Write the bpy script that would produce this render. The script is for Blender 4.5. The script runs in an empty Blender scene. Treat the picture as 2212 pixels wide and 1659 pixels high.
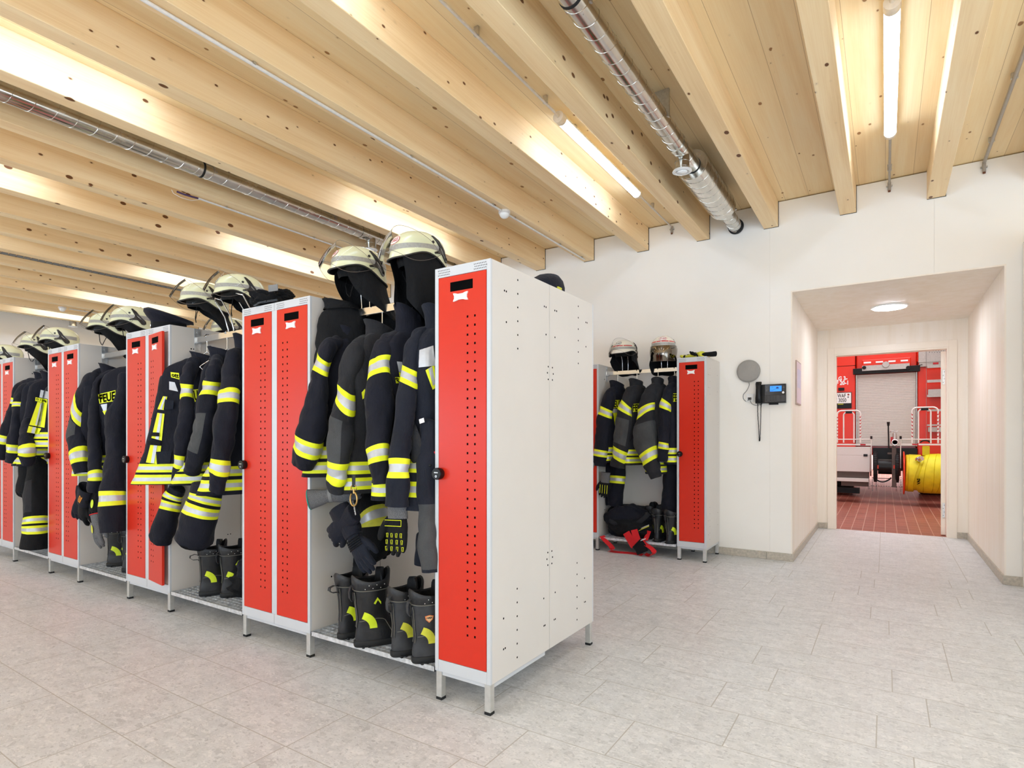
import bpy, math, random
from mathutils import Vector, Matrix, noise
from mathutils.bvhtree import BVHTree
random.seed(7)
COL = bpy.context.scene.collection
V = Vector
PI = math.pi
# ---------------------------------------------------------------- camera model (pixels of the 2212 x 1659 frame)
F, CX, CY, YAW, H = 1240.8, 1106.0, 943.3, math.radians(33.02), 1.162
FW = V((-math.sin(YAW), math.cos(YAW), 0)); RT = V((math.cos(YAW), math.sin(YAW), 0))
def ray(u, v):
    return FW + RT*((u-CX)/F) + V((0, 0, (CY-v)/F))
def W(u, v, Y):
    d = ray(u, v); t = Y/d.y
    return V((d.x*t, Y, H+d.z*t))
def WX(u, v, X):
    d = ray(u, v); t = X/d.x
    return V((X, d.y*t, H+d.z*t))
def WZ(u, v, Z):
    d = ray(u, v); t = (Z-H)/d.z
    return V((d.x*t, d.y*t, Z))
def PXM(Y, u=1106):           # metres per pixel at depth Y seen near column u
    d = ray(u, CY); return (Y/d.y)/F

# ---------------------------------------------------------------- mesh builder
class MB:
    def __init__(s):
        s.v = []; s.f = []; s.m = []; s.s = []
    def add(s, vs, fs, m=0, smooth=False):
        b = len(s.v); s.v += [V(p) for p in vs]
        for i, f in enumerate(fs):
            s.f.append([b+k for k in f]); s.m.append(m[i] if isinstance(m, list) else m); s.s.append(smooth)
        return s
    def box(s, x0, y0, z0, x1, y1, z1, m=0):
        vs = [(x, y, z) for z in (z0, z1) for y in (y0, y1) for x in (x0, x1)]
        return s.add(vs, [(0, 2, 3, 1), (4, 5, 7, 6), (0, 1, 5, 4), (2, 6, 7, 3), (0, 4, 6, 2), (1, 3, 7, 5)], m)
    def obox(s, mat, sx, sy, sz, m=0):
        vs = [mat @ V((x*sx/2, y*sy/2, z*sz/2)) for z in (-1, 1) for y in (-1, 1) for x in (-1, 1)]
        return s.add(vs, [(0, 2, 3, 1), (4, 5, 7, 6), (0, 1, 5, 4), (2, 6, 7, 3), (0, 4, 6, 2), (1, 3, 7, 5)], m)
    def quad(s, a, b, c, d, m=0):
        return s.add([a, b, c, d], [(0, 1, 2, 3)], m)
    def ngon(s, pts, m=0):
        return s.add(pts, [tuple(range(len(pts)))], m)
    def prism(s, pts, vec, m=0):
        n = len(pts); vec = V(vec); p2 = [V(p)+vec for p in pts]
        fs = [tuple(reversed(range(n))), tuple(range(n, 2*n))]+[(i, (i+1) % n, n+(i+1) % n, n+i) for i in range(n)]
        return s.add(list(pts)+p2, fs, m)
    def loft(s, rings, m=0, cap0=True, cap1=True, smooth=True, closed=True, capm=None):
        n = len(rings[0]); vs = [p for r in rings for p in r]; fs = []; ms = []
        for i in range(len(rings)-1):
            for j in range(n if closed else n-1):
                k = (j+1) % n
                fs.append((i*n+j, i*n+k, (i+1)*n+k, (i+1)*n+j))
                q = m(i, j) if callable(m) else (m[i] if isinstance(m, list) else m)
                ms.append(q)
        s.add(vs, fs, ms, smooth)
        cm0 = capm if capm is not None else ms[0]; cm1 = capm if capm is not None else ms[-1]
        b = len(s.v)-len(vs)
        if cap0: s.f.append([b+j for j in reversed(range(n))]); s.m.append(cm0); s.s.append(False)
        if cap1: s.f.append([b+(len(rings)-1)*n+j for j in range(n)]); s.m.append(cm1); s.s.append(False)
        return s
    def tube(s, pts, r, n=8, m=0, cap=True, up=None, smooth=True, closed=False):
        pts = [V(p) for p in pts]; k = len(pts); rings = []
        t0 = (pts[1]-pts[0]).normalized()
        u = V(up) if up else (V((0, 0, 1)) if abs(t0.z) < .9 else V((1, 0, 0)))
        u = (u-t0*u.dot(t0)).normalized()
        for i in range(k):
            if closed: t = (pts[(i+1) % k]-pts[i-1])
            else: t = (pts[min(i+1, k-1)]-pts[max(i-1, 0)])
            t = t.normalized() if t.length > 1e-9 else t0
            u = (u-t*u.dot(t)); u = u.normalized() if u.length > 1e-6 else V((1, 0, 0))
            w = t.cross(u)
            q = r[i] if isinstance(r, list) else r
            a, b = q if isinstance(q, tuple) else (q, q)
            rings.append([pts[i]+u*(a*math.cos(2*PI*j/n))+w*(b*math.sin(2*PI*j/n)) for j in range(n)])
        if closed:
            rings.append(rings[0])
        return s.loft(rings, m, cap and not closed, cap and not closed, smooth)
    def lathe(s, prof, mat=None, n=24, m=0, smooth=True, cap0=True, cap1=True):
        mat = mat or Matrix.Identity(4)
        rings = [[mat @ V((r*math.cos(2*PI*j/n), r*math.sin(2*PI*j/n), z)) for j in range(n)] for r, z in prof]
        return s.loft(rings, m, cap0, cap1, smooth)
    def disc(s, c, nrm, r, m=0, n=8):
        nrm = V(nrm).normalized(); u = nrm.orthogonal().normalized(); w = nrm.cross(u); c = V(c)
        return s.ngon([c+u*(r*math.cos(2*PI*j/n))+w*(r*math.sin(2*PI*j/n)) for j in range(n)], m)
    def xf(s, mat):
        s.v = [mat @ p for p in s.v]; return s
    def displace(s, amp, scale, seed=0, amp2=0, scale2=0, sel=None):
        # push vertices along their averaged normal with smooth noise: folds
        nr = [V() for _ in s.v]
        for f in s.f:
            a, b, c = s.v[f[0]], s.v[f[1]], s.v[f[2]]
            q = (b-a).cross(c-a)
            for k in f: nr[k] += q
        off = V((seed*7.13, seed*3.7, seed*1.9))
        for i, p in enumerate(s.v):
            if sel and not sel(p): continue
            if nr[i].length < 1e-12: continue
            q = V((p.x, p.y, p.z*.45))
            d = noise.noise(q*scale+off)*amp
            if amp2:
                wv = noise.noise(V((p.z*.5, p.x, p.y))*scale*.8+off)
                r_ = noise.noise(V((p.x+wv*.03, p.y, p.z*.7+wv*.05))*scale2+off)
                d += (.45-abs(r_)*1.6)*amp2
            s.v[i] = p+nr[i].normalized()*d
        return s
    def mesh(s, name, mats, loc=None):
        me = bpy.data.meshes.new(name)
        vs = [p-loc for p in s.v] if loc is not None else s.v
        me.from_pydata([tuple(p) for p in vs], [], s.f)
        for m in mats: me.materials.append(m)
        me.polygons.foreach_set('material_index', s.m)
        me.polygons.foreach_set('use_smooth', s.s)
        me.update(); me.validate()
        if any(s.s) and not all(s.s): me.set_sharp_from_angle(angle=math.radians(50))
        return me
    def build(s, name, mats, parent=None, loc=None, sub=0, bevel=0, remesh=0):
        if not isinstance(mats, (list, tuple)): mats = [mats]
        if loc is None and parent is not None: loc = worldloc(parent)
        o = bpy.data.objects.new(name, s.mesh(name, mats, V(loc) if loc is not None else None))
        COL.objects.link(o)
        if parent is not None: o.parent = parent
        elif loc is not None: o.location = loc
        if remesh:
            q = o.modifiers.new('r', 'REMESH'); q.mode = 'VOXEL'; q.voxel_size = remesh; q.use_smooth_shade = True
        if bevel:
            b = o.modifiers.new('b', 'BEVEL'); b.width = bevel; b.segments = 2; b.limit_method = 'ANGLE'
        if sub:
            q = o.modifiers.new('s', 'SUBSURF'); q.levels = q.render_levels = sub
        return o
LOCS = {}
def worldloc(o):
    l = V((0, 0, 0))
    while o is not None:
        l = l+V(LOCS.get(o.name, (0, 0, 0))); o = o.parent
    return l
def thing(name, label, cat, loc=(0, 0, 0), rot=(0, 0, 0), group=None):
    o = bpy.data.objects.new(name, None); COL.objects.link(o)
    o.location = loc; o.rotation_euler = rot; o.empty_display_size = .1
    LOCS[o.name] = tuple(loc) if tuple(rot) == (0, 0, 0) else (0, 0, 0)
    return tag(o, label, cat, group)
def tag(o, label, cat, group=None, kind=None):
    o['label'] = label; o['category'] = cat
    if group: o['group'] = group
    if kind: o['kind'] = kind
    return o
def struct(name, mb, mats, label=None, parent=None, bevel=0):
    o = mb.build(name, mats, parent, bevel=bevel)
    if parent is None: o['kind'] = 'structure'
    if label: o['label'] = label
    return o
def dup(o, label, group=None, loc=None, rot=None, scale=None, parent=None):
    c = o.copy(); COL.objects.link(c)
    if parent is not None: c.parent = parent
    for ch in list(o.children): dup(ch, None, parent=c)
    if label: c['label'] = label
    if group: c['group'] = group
    if loc is not None: c.location = loc
    if rot is not None: c.rotation_euler = rot
    if scale is not None: c.scale = scale
    return c
def text_mb(body, size, spacing=1.0, bold=0.0, extrude=0.0):
    cu = bpy.data.curves.new('t', 'FONT'); cu.body = body; cu.size = size; cu.align_x = 'CENTER'; cu.align_y = 'CENTER'
    cu.space_character = spacing; cu.offset = bold; cu.extrude = extrude; cu.resolution_u = 3
    o = bpy.data.objects.new('t', cu); COL.objects.link(o)
    bpy.context.view_layer.update()
    me = bpy.data.meshes.new_from_object(o.evaluated_get(bpy.context.evaluated_depsgraph_get()))
    mb = MB(); mb.add([v.co.copy() for v in me.vertices], [tuple(p.vertices) for p in me.polygons], 0)
    bpy.data.objects.remove(o); bpy.data.curves.remove(cu); bpy.data.meshes.remove(me)
    return mb
def frame(o, x, y):            # matrix whose local xy plane is spanned by x (reading direction) and y (up)
    x = V(x).normalized(); y = V(y); y = (y-x*y.dot(x)).normalized(); z = x.cross(y)
    m = Matrix((x, y, z)).transposed().to_4x4(); m.translation = V(o); return m
def bvh(mb): return BVHTree.FromPolygons(mb.v, mb.f)
def conform(mb, tree, d, off, back=.25):   # drop every vertex along d onto the surface
    d = V(d).normalized()
    for i, p in enumerate(mb.v):
        h = tree.ray_cast(p-d*back, d, back*2)
        if h[0] is not None: mb.v[i] = h[0]-d*off
    return mb
def gridquad(p00, p10, p11, p01, nu=8, nv=4, m=0):
    mb = MB(); p00, p10, p11, p01 = V(p00), V(p10), V(p11), V(p01)
    vs = [((p00*(1-a/nu)+p10*(a/nu))*(1-b/nv)+(p01*(1-a/nu)+p11*(a/nu))*(b/nv)) for b in range(nv+1) for a in range(nu+1)]
    fs = [(b*(nu+1)+a, b*(nu+1)+a+1, (b+1)*(nu+1)+a+1, (b+1)*(nu+1)+a) for b in range(nv) for a in range(nu)]
    return mb.add(vs, fs, m, True)

# ---------------------------------------------------------------- materials
def s2l(c):
    return tuple((x/12.92 if x <= .04045 else ((x+.055)/1.055)**2.4) for x in [q/255 for q in c])+(1,)
class NT:
    def __init__(s, name):
        s.m = bpy.data.materials.new(name); s.m.use_nodes = True; s.t = s.m.node_tree
        s.b = s.t.nodes['Principled BSDF']
    def n(s, typ, **kw):
        q = s.t.nodes.new(typ)
        for k, v in kw.items(): setattr(q, k, v)
        return q
    def l(s, a, b): s.t.links.new(a, b)
    def math(s, op, a, b=None):
        q = s.n('ShaderNodeMath', operation=op)
        for i, x in enumerate((a, b)):
            if x is None: continue
            if isinstance(x, (int, float)): q.inputs[i].default_value = x
            else: s.l(x, q.inputs[i])
        return q.outputs[0]
    def coord(s, sc=(1, 1, 1), obj=True, rnd=False):
        c = s.n('ShaderNodeTexCoord'); mp = s.n('ShaderNodeMapping'); mp.inputs['Scale'].default_value = sc
        s.l(c.outputs['Object'] if obj else c.outputs['Generated'], mp.inputs[0])
        if rnd:
            oi = s.n('ShaderNodeObjectInfo'); vm = s.n('ShaderNodeVectorMath', operation='SCALE')
            cb = s.n('ShaderNodeCombineXYZ')
            for i, k in enumerate((91.7, 57.3, 33.1)): s.l(s.math('MULTIPLY', oi.outputs['Random'], k), cb.inputs[i])
            s.l(cb.outputs[0], mp.inputs['Location'])
        return mp.outputs[0]
    def noise(s, vec, scale, detail=3, rough=.5, dist=0):
        q = s.n('ShaderNodeTexNoise'); q.inputs['Scale'].default_value = scale; q.inputs['Detail'].default_value = detail
        q.inputs['Roughness'].default_value = rough; q.inputs['Distortion'].default_value = dist
        if vec is not None: s.l(vec, q.inputs['Vector'])
        return q.outputs[0]
    def ramp(s, fac, stops, interp='LINEAR'):
        q = s.n('ShaderNodeValToRGB'); q.color_ramp.interpolation = interp; e = q.color_ramp.elements
        while len(e) < len(stops): e.new(.5)
        for i, (p, c) in enumerate(stops):
            e[i].position = p; e[i].color = c if len(c) == 4 else tuple(c)+(1,)
        s.l(fac, q.inputs[0]); return q.outputs[0]
    def mix(s, fac, a, b, mode='MIX'):
        q = s.n('ShaderNodeMix', data_type='RGBA', blend_type=mode)
        for k, x in ((0, fac), (6, a), (7, b)):
            if isinstance(x, (int, float, tuple)): q.inputs[k].default_value = x
            else: s.l(x, q.inputs[k])
        return q.outputs[2]
    def bump(s, h, strength=.2, dist=.01):
        q = s.n('ShaderNodeBump'); q.inputs['Strength'].default_value = strength; q.inputs['Distance'].default_value = dist
        s.l(h, q.inputs['Height']); s.l(q.outputs[0], s.b.inputs['Normal'])
    def set(s, color=None, rough=None, metal=None, spec=None):
        for k, x in (('Base Color', color), ('Roughness', rough), ('Metallic', metal), ('Specular IOR Level', spec)):
            if x is None: continue
            if isinstance(x, (int, float, tuple)): s.b.inputs[k].default_value = x
            else: s.l(x, s.b.inputs[k])
        return s.m
def plain(name, rgb, rough=.5, metal=0, spec=.5, var=.06, scale=40, bump=0):
    t = NT(name); c = s2l(rgb)
    vec = t.coord()
    nz = t.noise(vec, scale, 3)
    lo = tuple(x*(1-var) for x in c[:3])+(1,); hi = tuple(min(1, x*(1+var)) for x in c[:3])+(1,)
    t.set(t.ramp(nz, [(.3, lo), (.7, hi)]), rough, metal, spec)
    if bump: t.bump(t.noise(vec, scale*4, 2), bump, .002)
    return t.m
def emit(name, rgb, strength):
    t = NT(name); c = s2l(rgb); t.set(c, .5)
    t.b.inputs['Emission Color'].default_value = c; t.b.inputs['Emission Strength'].default_value = strength
    return t.m
def wood(name, lo, mid, hi, knot, axis='Y', planks=0, knots=1.0, grain=1.0, rough=.55):
    t = NT(name)
    def sc(a, b):    # a across the grain, b along it
        return {'Y': (a, b, a), 'Z': (a, a, b), 'X': (b, a, a)}[axis]
    vec = t.coord(sc(9, .55), rnd=True)
    n1 = t.noise(vec, 1.0, 4, .55, .8)
    n2 = t.noise(t.coord(sc(150, 2.2), rnd=True), 1.0, 2, .6, .3)
    f = t.math('ADD', t.math('MULTIPLY', n1, .72), t.math('MULTIPLY', n2, .28*grain))
    col = t.ramp(f, [(.3, s2l(lo)), (.5, s2l(mid)), (.72, s2l(hi))])
    vo = t.n('ShaderNodeTexVoronoi'); vo.inputs['Scale'].default_value = 1
    t.l(t.coord(sc(13, 7.5), rnd=True), vo.inputs['Vector'])
    sep = t.n('ShaderNodeSeparateColor'); t.l(vo.outputs['Color'], sep.inputs[0])
    thr = t.math('MULTIPLY', t.math('POWER', sep.outputs[0], 1.8), .22*knots)
    k = t.math('SUBTRACT', thr, vo.outputs['Distance'])
    core = t.ramp(t.math('MULTIPLY', k, 22), [(0, (0, 0, 0)), (.55, (1, 1, 1))])
    halo = t.ramp(t.math('MULTIPLY', t.math('ADD', k, .06), 9), [(0, (0, 0, 0)), (.9, (1, 1, 1))])
    col = t.mix(t.math('MULTIPLY', halo, .35), col, s2l(tuple(int(x*.8) for x in lo)))
    col = t.mix(core, col, s2l(knot))
    if planks:
        c = t.n('ShaderNodeTexCoord'); sp = t.n('ShaderNodeSeparateXYZ'); t.l(c.outputs['Object'], sp.inputs[0])
        q = t.math('DIVIDE', sp.outputs['X'], planks)
        fr = t.math('FRACT', q); fl = t.math('FLOOR', q)
        wn = t.n('ShaderNodeTexWhiteNoise', noise_dimensions='1D'); t.l(fl, wn.inputs['W'])
        col = t.mix(1.0, col, t.ramp(wn.outputs['Value'], [(0, (.9, .88, .86)), (1, (1, 1, 1))]), 'MULTIPLY')
        edge = t.math('LESS_THAN', fr, .014)
        col = t.mix(t.math('MULTIPLY', edge, .6), col, s2l((150, 105, 60)))
    t.set(col, rough, 0, .35)
    t.bump(n2, .08, .002)
    return t.m
M = {}
M['beam'] = wood('beam_wood', (228, 191, 140), (241, 211, 164), (250, 227, 186), (108, 66, 34), 'Y')
M['deck'] = wood('deck_wood', (240, 210, 160), (248, 224, 178), (253, 236, 198), (160, 116, 70), 'Y', planks=.196, knots=.8)
M['pine'] = wood('pale_pine', (243, 233, 218), (248, 240, 229), (251, 246, 238), (206, 176, 134), 'Z', knots=.2, grain=.6, rough=.45)
M['gap'] = plain('dark_joint', (40, 30, 24), .9)
M['wall'] = plain('white_wall', (245, 241, 234), .7, var=.012, scale=3, bump=.02)
M['wallwarm'] = plain('cream_wall', (243, 233, 220), .7, var=.015, scale=3)
M['frame'] = plain('locker_frame', (199, 202, 206), .32, var=.015, scale=8)
M['panel'] = plain('locker_panel', (213, 208, 202), .38, var=.015, scale=5)
M['red'] = plain('locker_red', (206, 46, 26), .3, spec=.35, var=.03, scale=3)
M['black'] = plain('black_plastic', (11, 11, 12), .38, spec=.35)
M['void'] = plain('dark_opening', (8, 8, 8), .95, spec=.05)
M['white'] = plain('white_plastic', (240, 240, 238), .4, var=.01)
M['steel'] = plain('brushed_steel', (206, 204, 200), .32, 1.0, var=.1, scale=60)
M['chrome'] = plain('chrome', (222, 222, 222), .14, 1.0, var=.03)
M['zinc'] = plain('galvanised', (214, 217, 220), .36, .6, var=.25, scale=35)
M['leg'] = plain('leg_steel', (208, 208, 204), .38, .7, var=.06)
M['rubber'] = plain('black_rubber', (18, 18, 18), .7, bump=.1)
M['grey'] = plain('grey_plastic', (120, 120, 120), .6)
M['glove_knit'] = plain('grey_knit', (96, 96, 98), .9, var=.35, scale=300, bump=.3)
def ductmat():
    t = NT('spiral_duct'); vec = t.coord()
    nz = t.noise(t.coord((1, .4, 1)), 14, 4)
    sp = t.n('ShaderNodeSeparateXYZ'); t.l(vec, sp.inputs[0])
    t.set(t.ramp(nz, [(.3, s2l((196, 194, 188))), (.7, s2l((226, 222, 214)))]), t.ramp(nz, [(.3, (.14, .14, .14)), (.7, (.3, .3, .3))]), 1.0)
    return t.m
M['duct'] = ductmat()
def floormat():
    t = NT('stone_tile'); c = t.n('ShaderNodeTexCoord'); sp = t.n('ShaderNodeSeparateXYZ'); t.l(c.outputs['Object'], sp.inputs[0])
    PY, Y0 = .2985, 2.538
    ry = t.math('DIVIDE', t.math('SUBTRACT', sp.outputs['Y'], Y0-20*PY), PY)
    fy = t.math('FRACT', ry); iy = t.math('FLOOR', ry)
    offs = {19: -.514, 20: -.029, 21: -.449, 22: .027, 23: -.332, 24: .269, 18: -.858, 17: -2.384, 16: -3.684, 15: -3.09, 14: -2.55}
    stops = []
    rr = random.Random(3)
    for i in range(32):
        o = (offs.get(i, rr.random()*.6) % .6)/.6
        stops.append((i/32+.0001, (o, o, o)))
    r = t.ramp(t.math('DIVIDE', t.math('ADD', iy, .5), 32), stops, 'CONSTANT')
    rx = t.math('SUBTRACT', t.math('DIVIDE', sp.outputs['X'], .6), r)
    fx = t.math('FRACT', rx); ix = t.math('FLOOR', rx)
    gx = t.math('LESS_THAN', t.math('ABSOLUTE', t.math('SUBTRACT', fx, .5)), .4962)
    gy = t.math('LESS_THAN', t.math('ABSOLUTE', t.math('SUBTRACT', fy, .5)), .4935)
    tile = t.math('MULTIPLY', gx, gy)
    wn = t.n('ShaderNodeTexWhiteNoise', noise_dimensions='2D'); cb = t.n('ShaderNodeCombineXYZ')
    t.l(ix, cb.inputs[0]); t.l(iy, cb.inputs[1]); t.l(cb.outputs[0], wn.inputs['Vector'])
    # pebbly conglomerate: voronoi chips of several sizes, each tile shifted
    vm = t.n('ShaderNodeVectorMath', operation='MULTIPLY_ADD'); t.l(wn.outputs['Color'], vm.inputs[0]); vm.inputs[1].default_value = (9, 9, 9); t.l(c.outputs['Object'], vm.inputs[2])
    dn = t.n('ShaderNodeTexNoise'); dn.inputs['Scale'].default_value = 14; dn.inputs['Detail'].default_value = 4; t.l(vm.outputs[0], dn.inputs['Vector'])
    v2 = t.n('ShaderNodeVectorMath', operation='MULTIPLY_ADD'); t.l(dn.outputs['Color'], v2.inputs[0]); v2.inputs[1].default_value = (.05, .05, .05); t.l(vm.outputs[0], v2.inputs[2])
    col = None
    base = t.ramp(dn.outputs[0], [(.3, s2l((202, 203, 204))), (.5, s2l((214, 215, 216))), (.7, s2l((224, 225, 226)))])
    for scl, amt in ((9, .35), (24, .5), (55, .6), (120, .55)):
        vo = t.n('ShaderNodeTexVoronoi'); vo.inputs['Scale'].default_value = scl; mp = t.n('ShaderNodeMapping'); mp.inputs['Scale'].default_value = (.75, 1.35, 1)
        t.l(v2.outputs[0], mp.inputs[0]); t.l(mp.outputs[0], vo.inputs['Vector'])
        sc = t.n('ShaderNodeSeparateColor'); t.l(vo.outputs['Color'], sc.inputs[0])
        chip = t.ramp(sc.outputs[0], [(0, s2l((170, 171, 172))), (.1, s2l((190, 191, 191))), (.45, s2l((211, 212, 212))), (.8, s2l((226, 226, 226))), (1, s2l((240, 239, 238)))])
        msk = t.math('MULTIPLY', t.math('LESS_THAN', vo.outputs['Distance'], .42), amt)
        base = t.mix(msk, base, chip)
    tone = t.ramp(wn.outputs['Value'], [(0, (.925, .93, .935)), (1, (.96, .96, .965))])
    base = t.mix(1.0, base, tone, 'MULTIPLY')
    col = t.mix(tile, s2l((176, 173, 167)), base)
    t.set(col, t.ramp(dn.outputs[0], [(.3, (.36, .36, .36)), (.7, (.5, .5, .5))]), 0, .4)
    t.bump(tile, .3, .002)
    return t.m
M['floor'] = floormat()
M['base'] = plain('stone_base', (186, 178, 164), .5, var=.18, scale=45)
def halltile():
    t = NT('red_quarry_tile'); c = t.n('ShaderNodeTexCoord')
    mp = t.n('ShaderNodeMapping'); mp.inputs['Rotation'].default_value = (0, 0, PI/2); t.l(c.outputs['Object'], mp.inputs[0])
    br = t.n('ShaderNodeTexBrick'); br.offset = 0.0; t.l(mp.outputs[0], br.inputs['Vector'])
    br.inputs['Scale'].default_value = 1; br.inputs['Brick Width'].default_value = .245; br.inputs['Row Height'].default_value = .12
    br.inputs['Mortar Size'].default_value = .0035; br.inputs['Color1'].default_value = s2l((150, 84, 68)); br.inputs['Color2'].default_value = s2l((136, 74, 60)); br.inputs['Mortar'].default_value = s2l((190, 150, 132))
    t.set(br.outputs[0], .42, 0, .4); return t.m
M['halltile'] = halltile()
# ================================================================ camera, render look
cam = bpy.data.cameras.new('camera'); co = bpy.data.objects.new('camera', cam); COL.objects.link(co)
cam.sensor_fit = 'HORIZONTAL'; cam.sensor_width = 36; cam.lens = 36*F/2212
cam.shift_y = (CY-1659/2)/2212; cam.clip_end = 200; cam.clip_start = .05
co.location = (0, 0, H); co.rotation_euler = (PI/2, 0, YAW)
sc = bpy.context.scene; sc.camera = co
vs = sc.view_settings; vs.view_transform = 'Standard'; vs.look = 'None'; vs.gamma = 1; vs.use_curve_mapping = False; vs.exposure = 0.36
w = bpy.data.worlds.new('world'); sc.world = w; w.use_nodes = True
w.node_tree.nodes['Background'].inputs[0].default_value = (.80, .90, 1.0, 1); w.node_tree.nodes['Background'].inputs[1].default_value = 1.0

cy = sc.cycles
cy.use_light_tree = False; cy.max_bounces = 7; cy.diffuse_bounces = 6; cy.glossy_bounces = 3; cy.transmission_bounces = 5; cy.transparent_max_bounces = 10
cy.caustics_reflective = False; cy.caustics_refractive = False; cy.use_adaptive_sampling = True; cy.adaptive_threshold = .03; cy.sample_clamp_indirect = 6
# ================================================================ room shell
XL, XR, YB, YF, ZC = -12.1, 3.4, 5.9, -4.2, 3.378
AX0, AX1, AZ, AY = -.726, .785, 2.507, 8.27
DX0, DX1, DZ = -.537, .612, 2.195
struct('floor', MB().box(XL-.3, YF-.3, -.2, XR+.3, YB, 0).box(AX0, YB, -.2, AX1, AY+.04, 0), M['floor'])
struct('ceiling', MB().box(XL-.3, YF-.3, ZC, XR+.3, YB+.3, ZC+.1), M['deck'])
WT = ZC-.009
wb = MB()
for x0, x1 in ((XL-.3, -3.45), (-3.4493, -.9187), (-.918, AX0-.012)): wb.box(x0, YB, 0, x1, YB+.2, WT)
wb.box(AX0-.012, YB, AZ+.012, (.3396), YB+.2, WT).box(.3404, YB, AZ+.012, AX1+.012, YB+.2, WT).box(AX1+.012, YB, 0, XR+.3, YB+.2, WT)
struct('wall_back', wb, M['wall'])
struct('trim_1', MB().box(XL-.3, YB+.15, WT-.05, XR+.3, YB+.29, ZC), M['gap'])
struct('wall_left', MB().box(XL-.2, YF, 0, XL, YB, ZC), M['wallwarm'])
struct('wall_right', MB().box(XR, YF, 0, XR+.2, -2.4, ZC).box(XR, 3.6, 0, XR+.2, YB, ZC).box(XR, -2.4, 2.5, XR+.2, 3.6, ZC).box(XR, -2.4, 0, XR+.2, 3.6, .12).box(.893, 4.7, 0, 1.0, YB-.013, 2.66), M['wall'])
# front wall behind the camera: two wide windows let daylight in
wf = MB(); WZ0, WZ1 = .12, 2.5
wins = [(-10.5, -6.5), (-5.2, -1.2), (-.2, 2.8)]
wf.box(XL, YF-.2, 0, XR, YF, WZ0).box(XL, YF-.2, WZ1, XR, YF, ZC)
xs = [XL]+[q for w_ in wins for q in w_]+[XR]
for i in range(0, len(xs), 2): wf.box(xs[i], YF-.2, WZ0, xs[i+1], YF, WZ1)
struct('wall_front', wf, M['wall'])
for i, (a, b) in enumerate(wins):
    m = MB()
    for x in (a, (a+b)/2-.03, b-.06): m.box(x, YF-.14, WZ0, x+.06, YF-.08, WZ1)
    m.box(a, YF-.14, WZ0, b, YF-.08, WZ0+.06).box(a, YF-.14, WZ1-.06, b, YF-.08, WZ1)
    struct('window_%d' % (i+1), m, M['white'])
m = MB()
for y in (-2.4, .57, 3.54): m.box(XR+.08, y, .12, XR+.14, y+.06, 2.5)
m.box(XR+.08, -2.4, .12, XR+.14, 3.6, .18).box(XR+.08, -2.4, 2.44, XR+.14, 3.6, 2.5)
struct('window_4', m, M['white'])  # invented window, put in so side light reaches the end locker
# alcove towards the vehicle hall
struct('wall_alcove_left', MB().box(AX0-.15, YB+.2, 0, AX0, AY, AZ).box(AX0-.012, YB-.001, 0, AX0, YB+.2, AZ), M['pine'])
struct('wall_alcove_right', MB().box(AX1, YB+.2, 0, AX1+.15, AY, AZ).box(AX1, YB-.001, 0, AX1+.012, YB+.2, AZ), M['pine'])
struct('ceiling_alcove', MB().box(AX0-.15, YB+.2, AZ, AX1+.15, AY+.1, AZ+.1).box(AX0-.012, YB-.001, AZ, AX1+.012, YB+.2, AZ+.012), M['pine'])
wd = MB().box(AX0-.15, AY, 0, DX0, AY+.12, AZ).box(DX1, AY, 0, AX1+.15, AY+.12, AZ).box(DX0, AY, DZ, DX1, AY+.12, AZ)
struct('wall_alcove_back', wd, M['pine'])
cas = MB()
for x0, x1 in ((DX0-.075, DX0), (DX1, DX1+.075)): cas.box(x0, AY-.014, 0, x1, AY+.002, DZ+.078)
cas.box(DX0, AY-.014, DZ, DX1, AY+.002, DZ+.078)
cas.box(DX0, AY-.01, 0, DX0+.02, AY+.13, DZ-.02).box(DX1-.02, AY-.01, 0, DX1, AY+.13, DZ-.02).box(DX0, AY-.01, DZ-.02, DX1, AY+.13, DZ)
M['casing'] = plain('cream_paint', (246, 236, 222), .35, var=.01, scale=4)
door = struct('door_1', cas, M['casing'], bevel=.002); door['label'] = 'cream frame of the doorway between the locker room and the vehicle hall'
lf = MB().box(-.042, 0, .01, 0, 1.06, DZ-.03).xf(Matrix.Translation((DX1-.024, AY+.135, 0)) @ Matrix.Rotation(math.radians(-12), 4, 'Z'))
leaf = lf.build('door_leaf', M['casing'], door, bevel=.002)
for z in (.3, 1.86):
    hg = MB().box(DX1-.05, AY+.128, z-.085, DX1-.026, AY+.1345, z+.085)
    for k in range(4): hg.disc((DX1-.038+(.005 if k % 2 else -.005), AY+.127, z-.06+k*.04), (0, -1, 0), .004, 1)
    hg.build('hinge', [M['steel'], M['gap']], leaf)
# stone baseboards
def basebd(name, mb): return struct(name, mb, M['base'], bevel=.002)
basebd('baseboard_back', MB().box(XL, YB-.012, 0, -.95, YB, .072).box(-.947, YB-.012, 0, AX0+.012, YB, .072).box(AX1-.012, YB-.012, 0, XR, YB, .072))
basebd('baseboard_alcove_left', MB().box(AX0, YB, 0, AX0+.012, AY, .072))
basebd('baseboard_alcove_right', MB().box(AX1-.012, YB, 0, AX1, AY, .072))
basebd('baseboard_alcove_back', MB().box(AX0, AY-.012, 0, DX0-.076, AY, .072).box(DX1+.076, AY-.012, 0, AX1, AY, .072))
basebd('baseboard_left', MB().box(XL, YF, 0, XL+.012, YB, .072))
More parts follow.
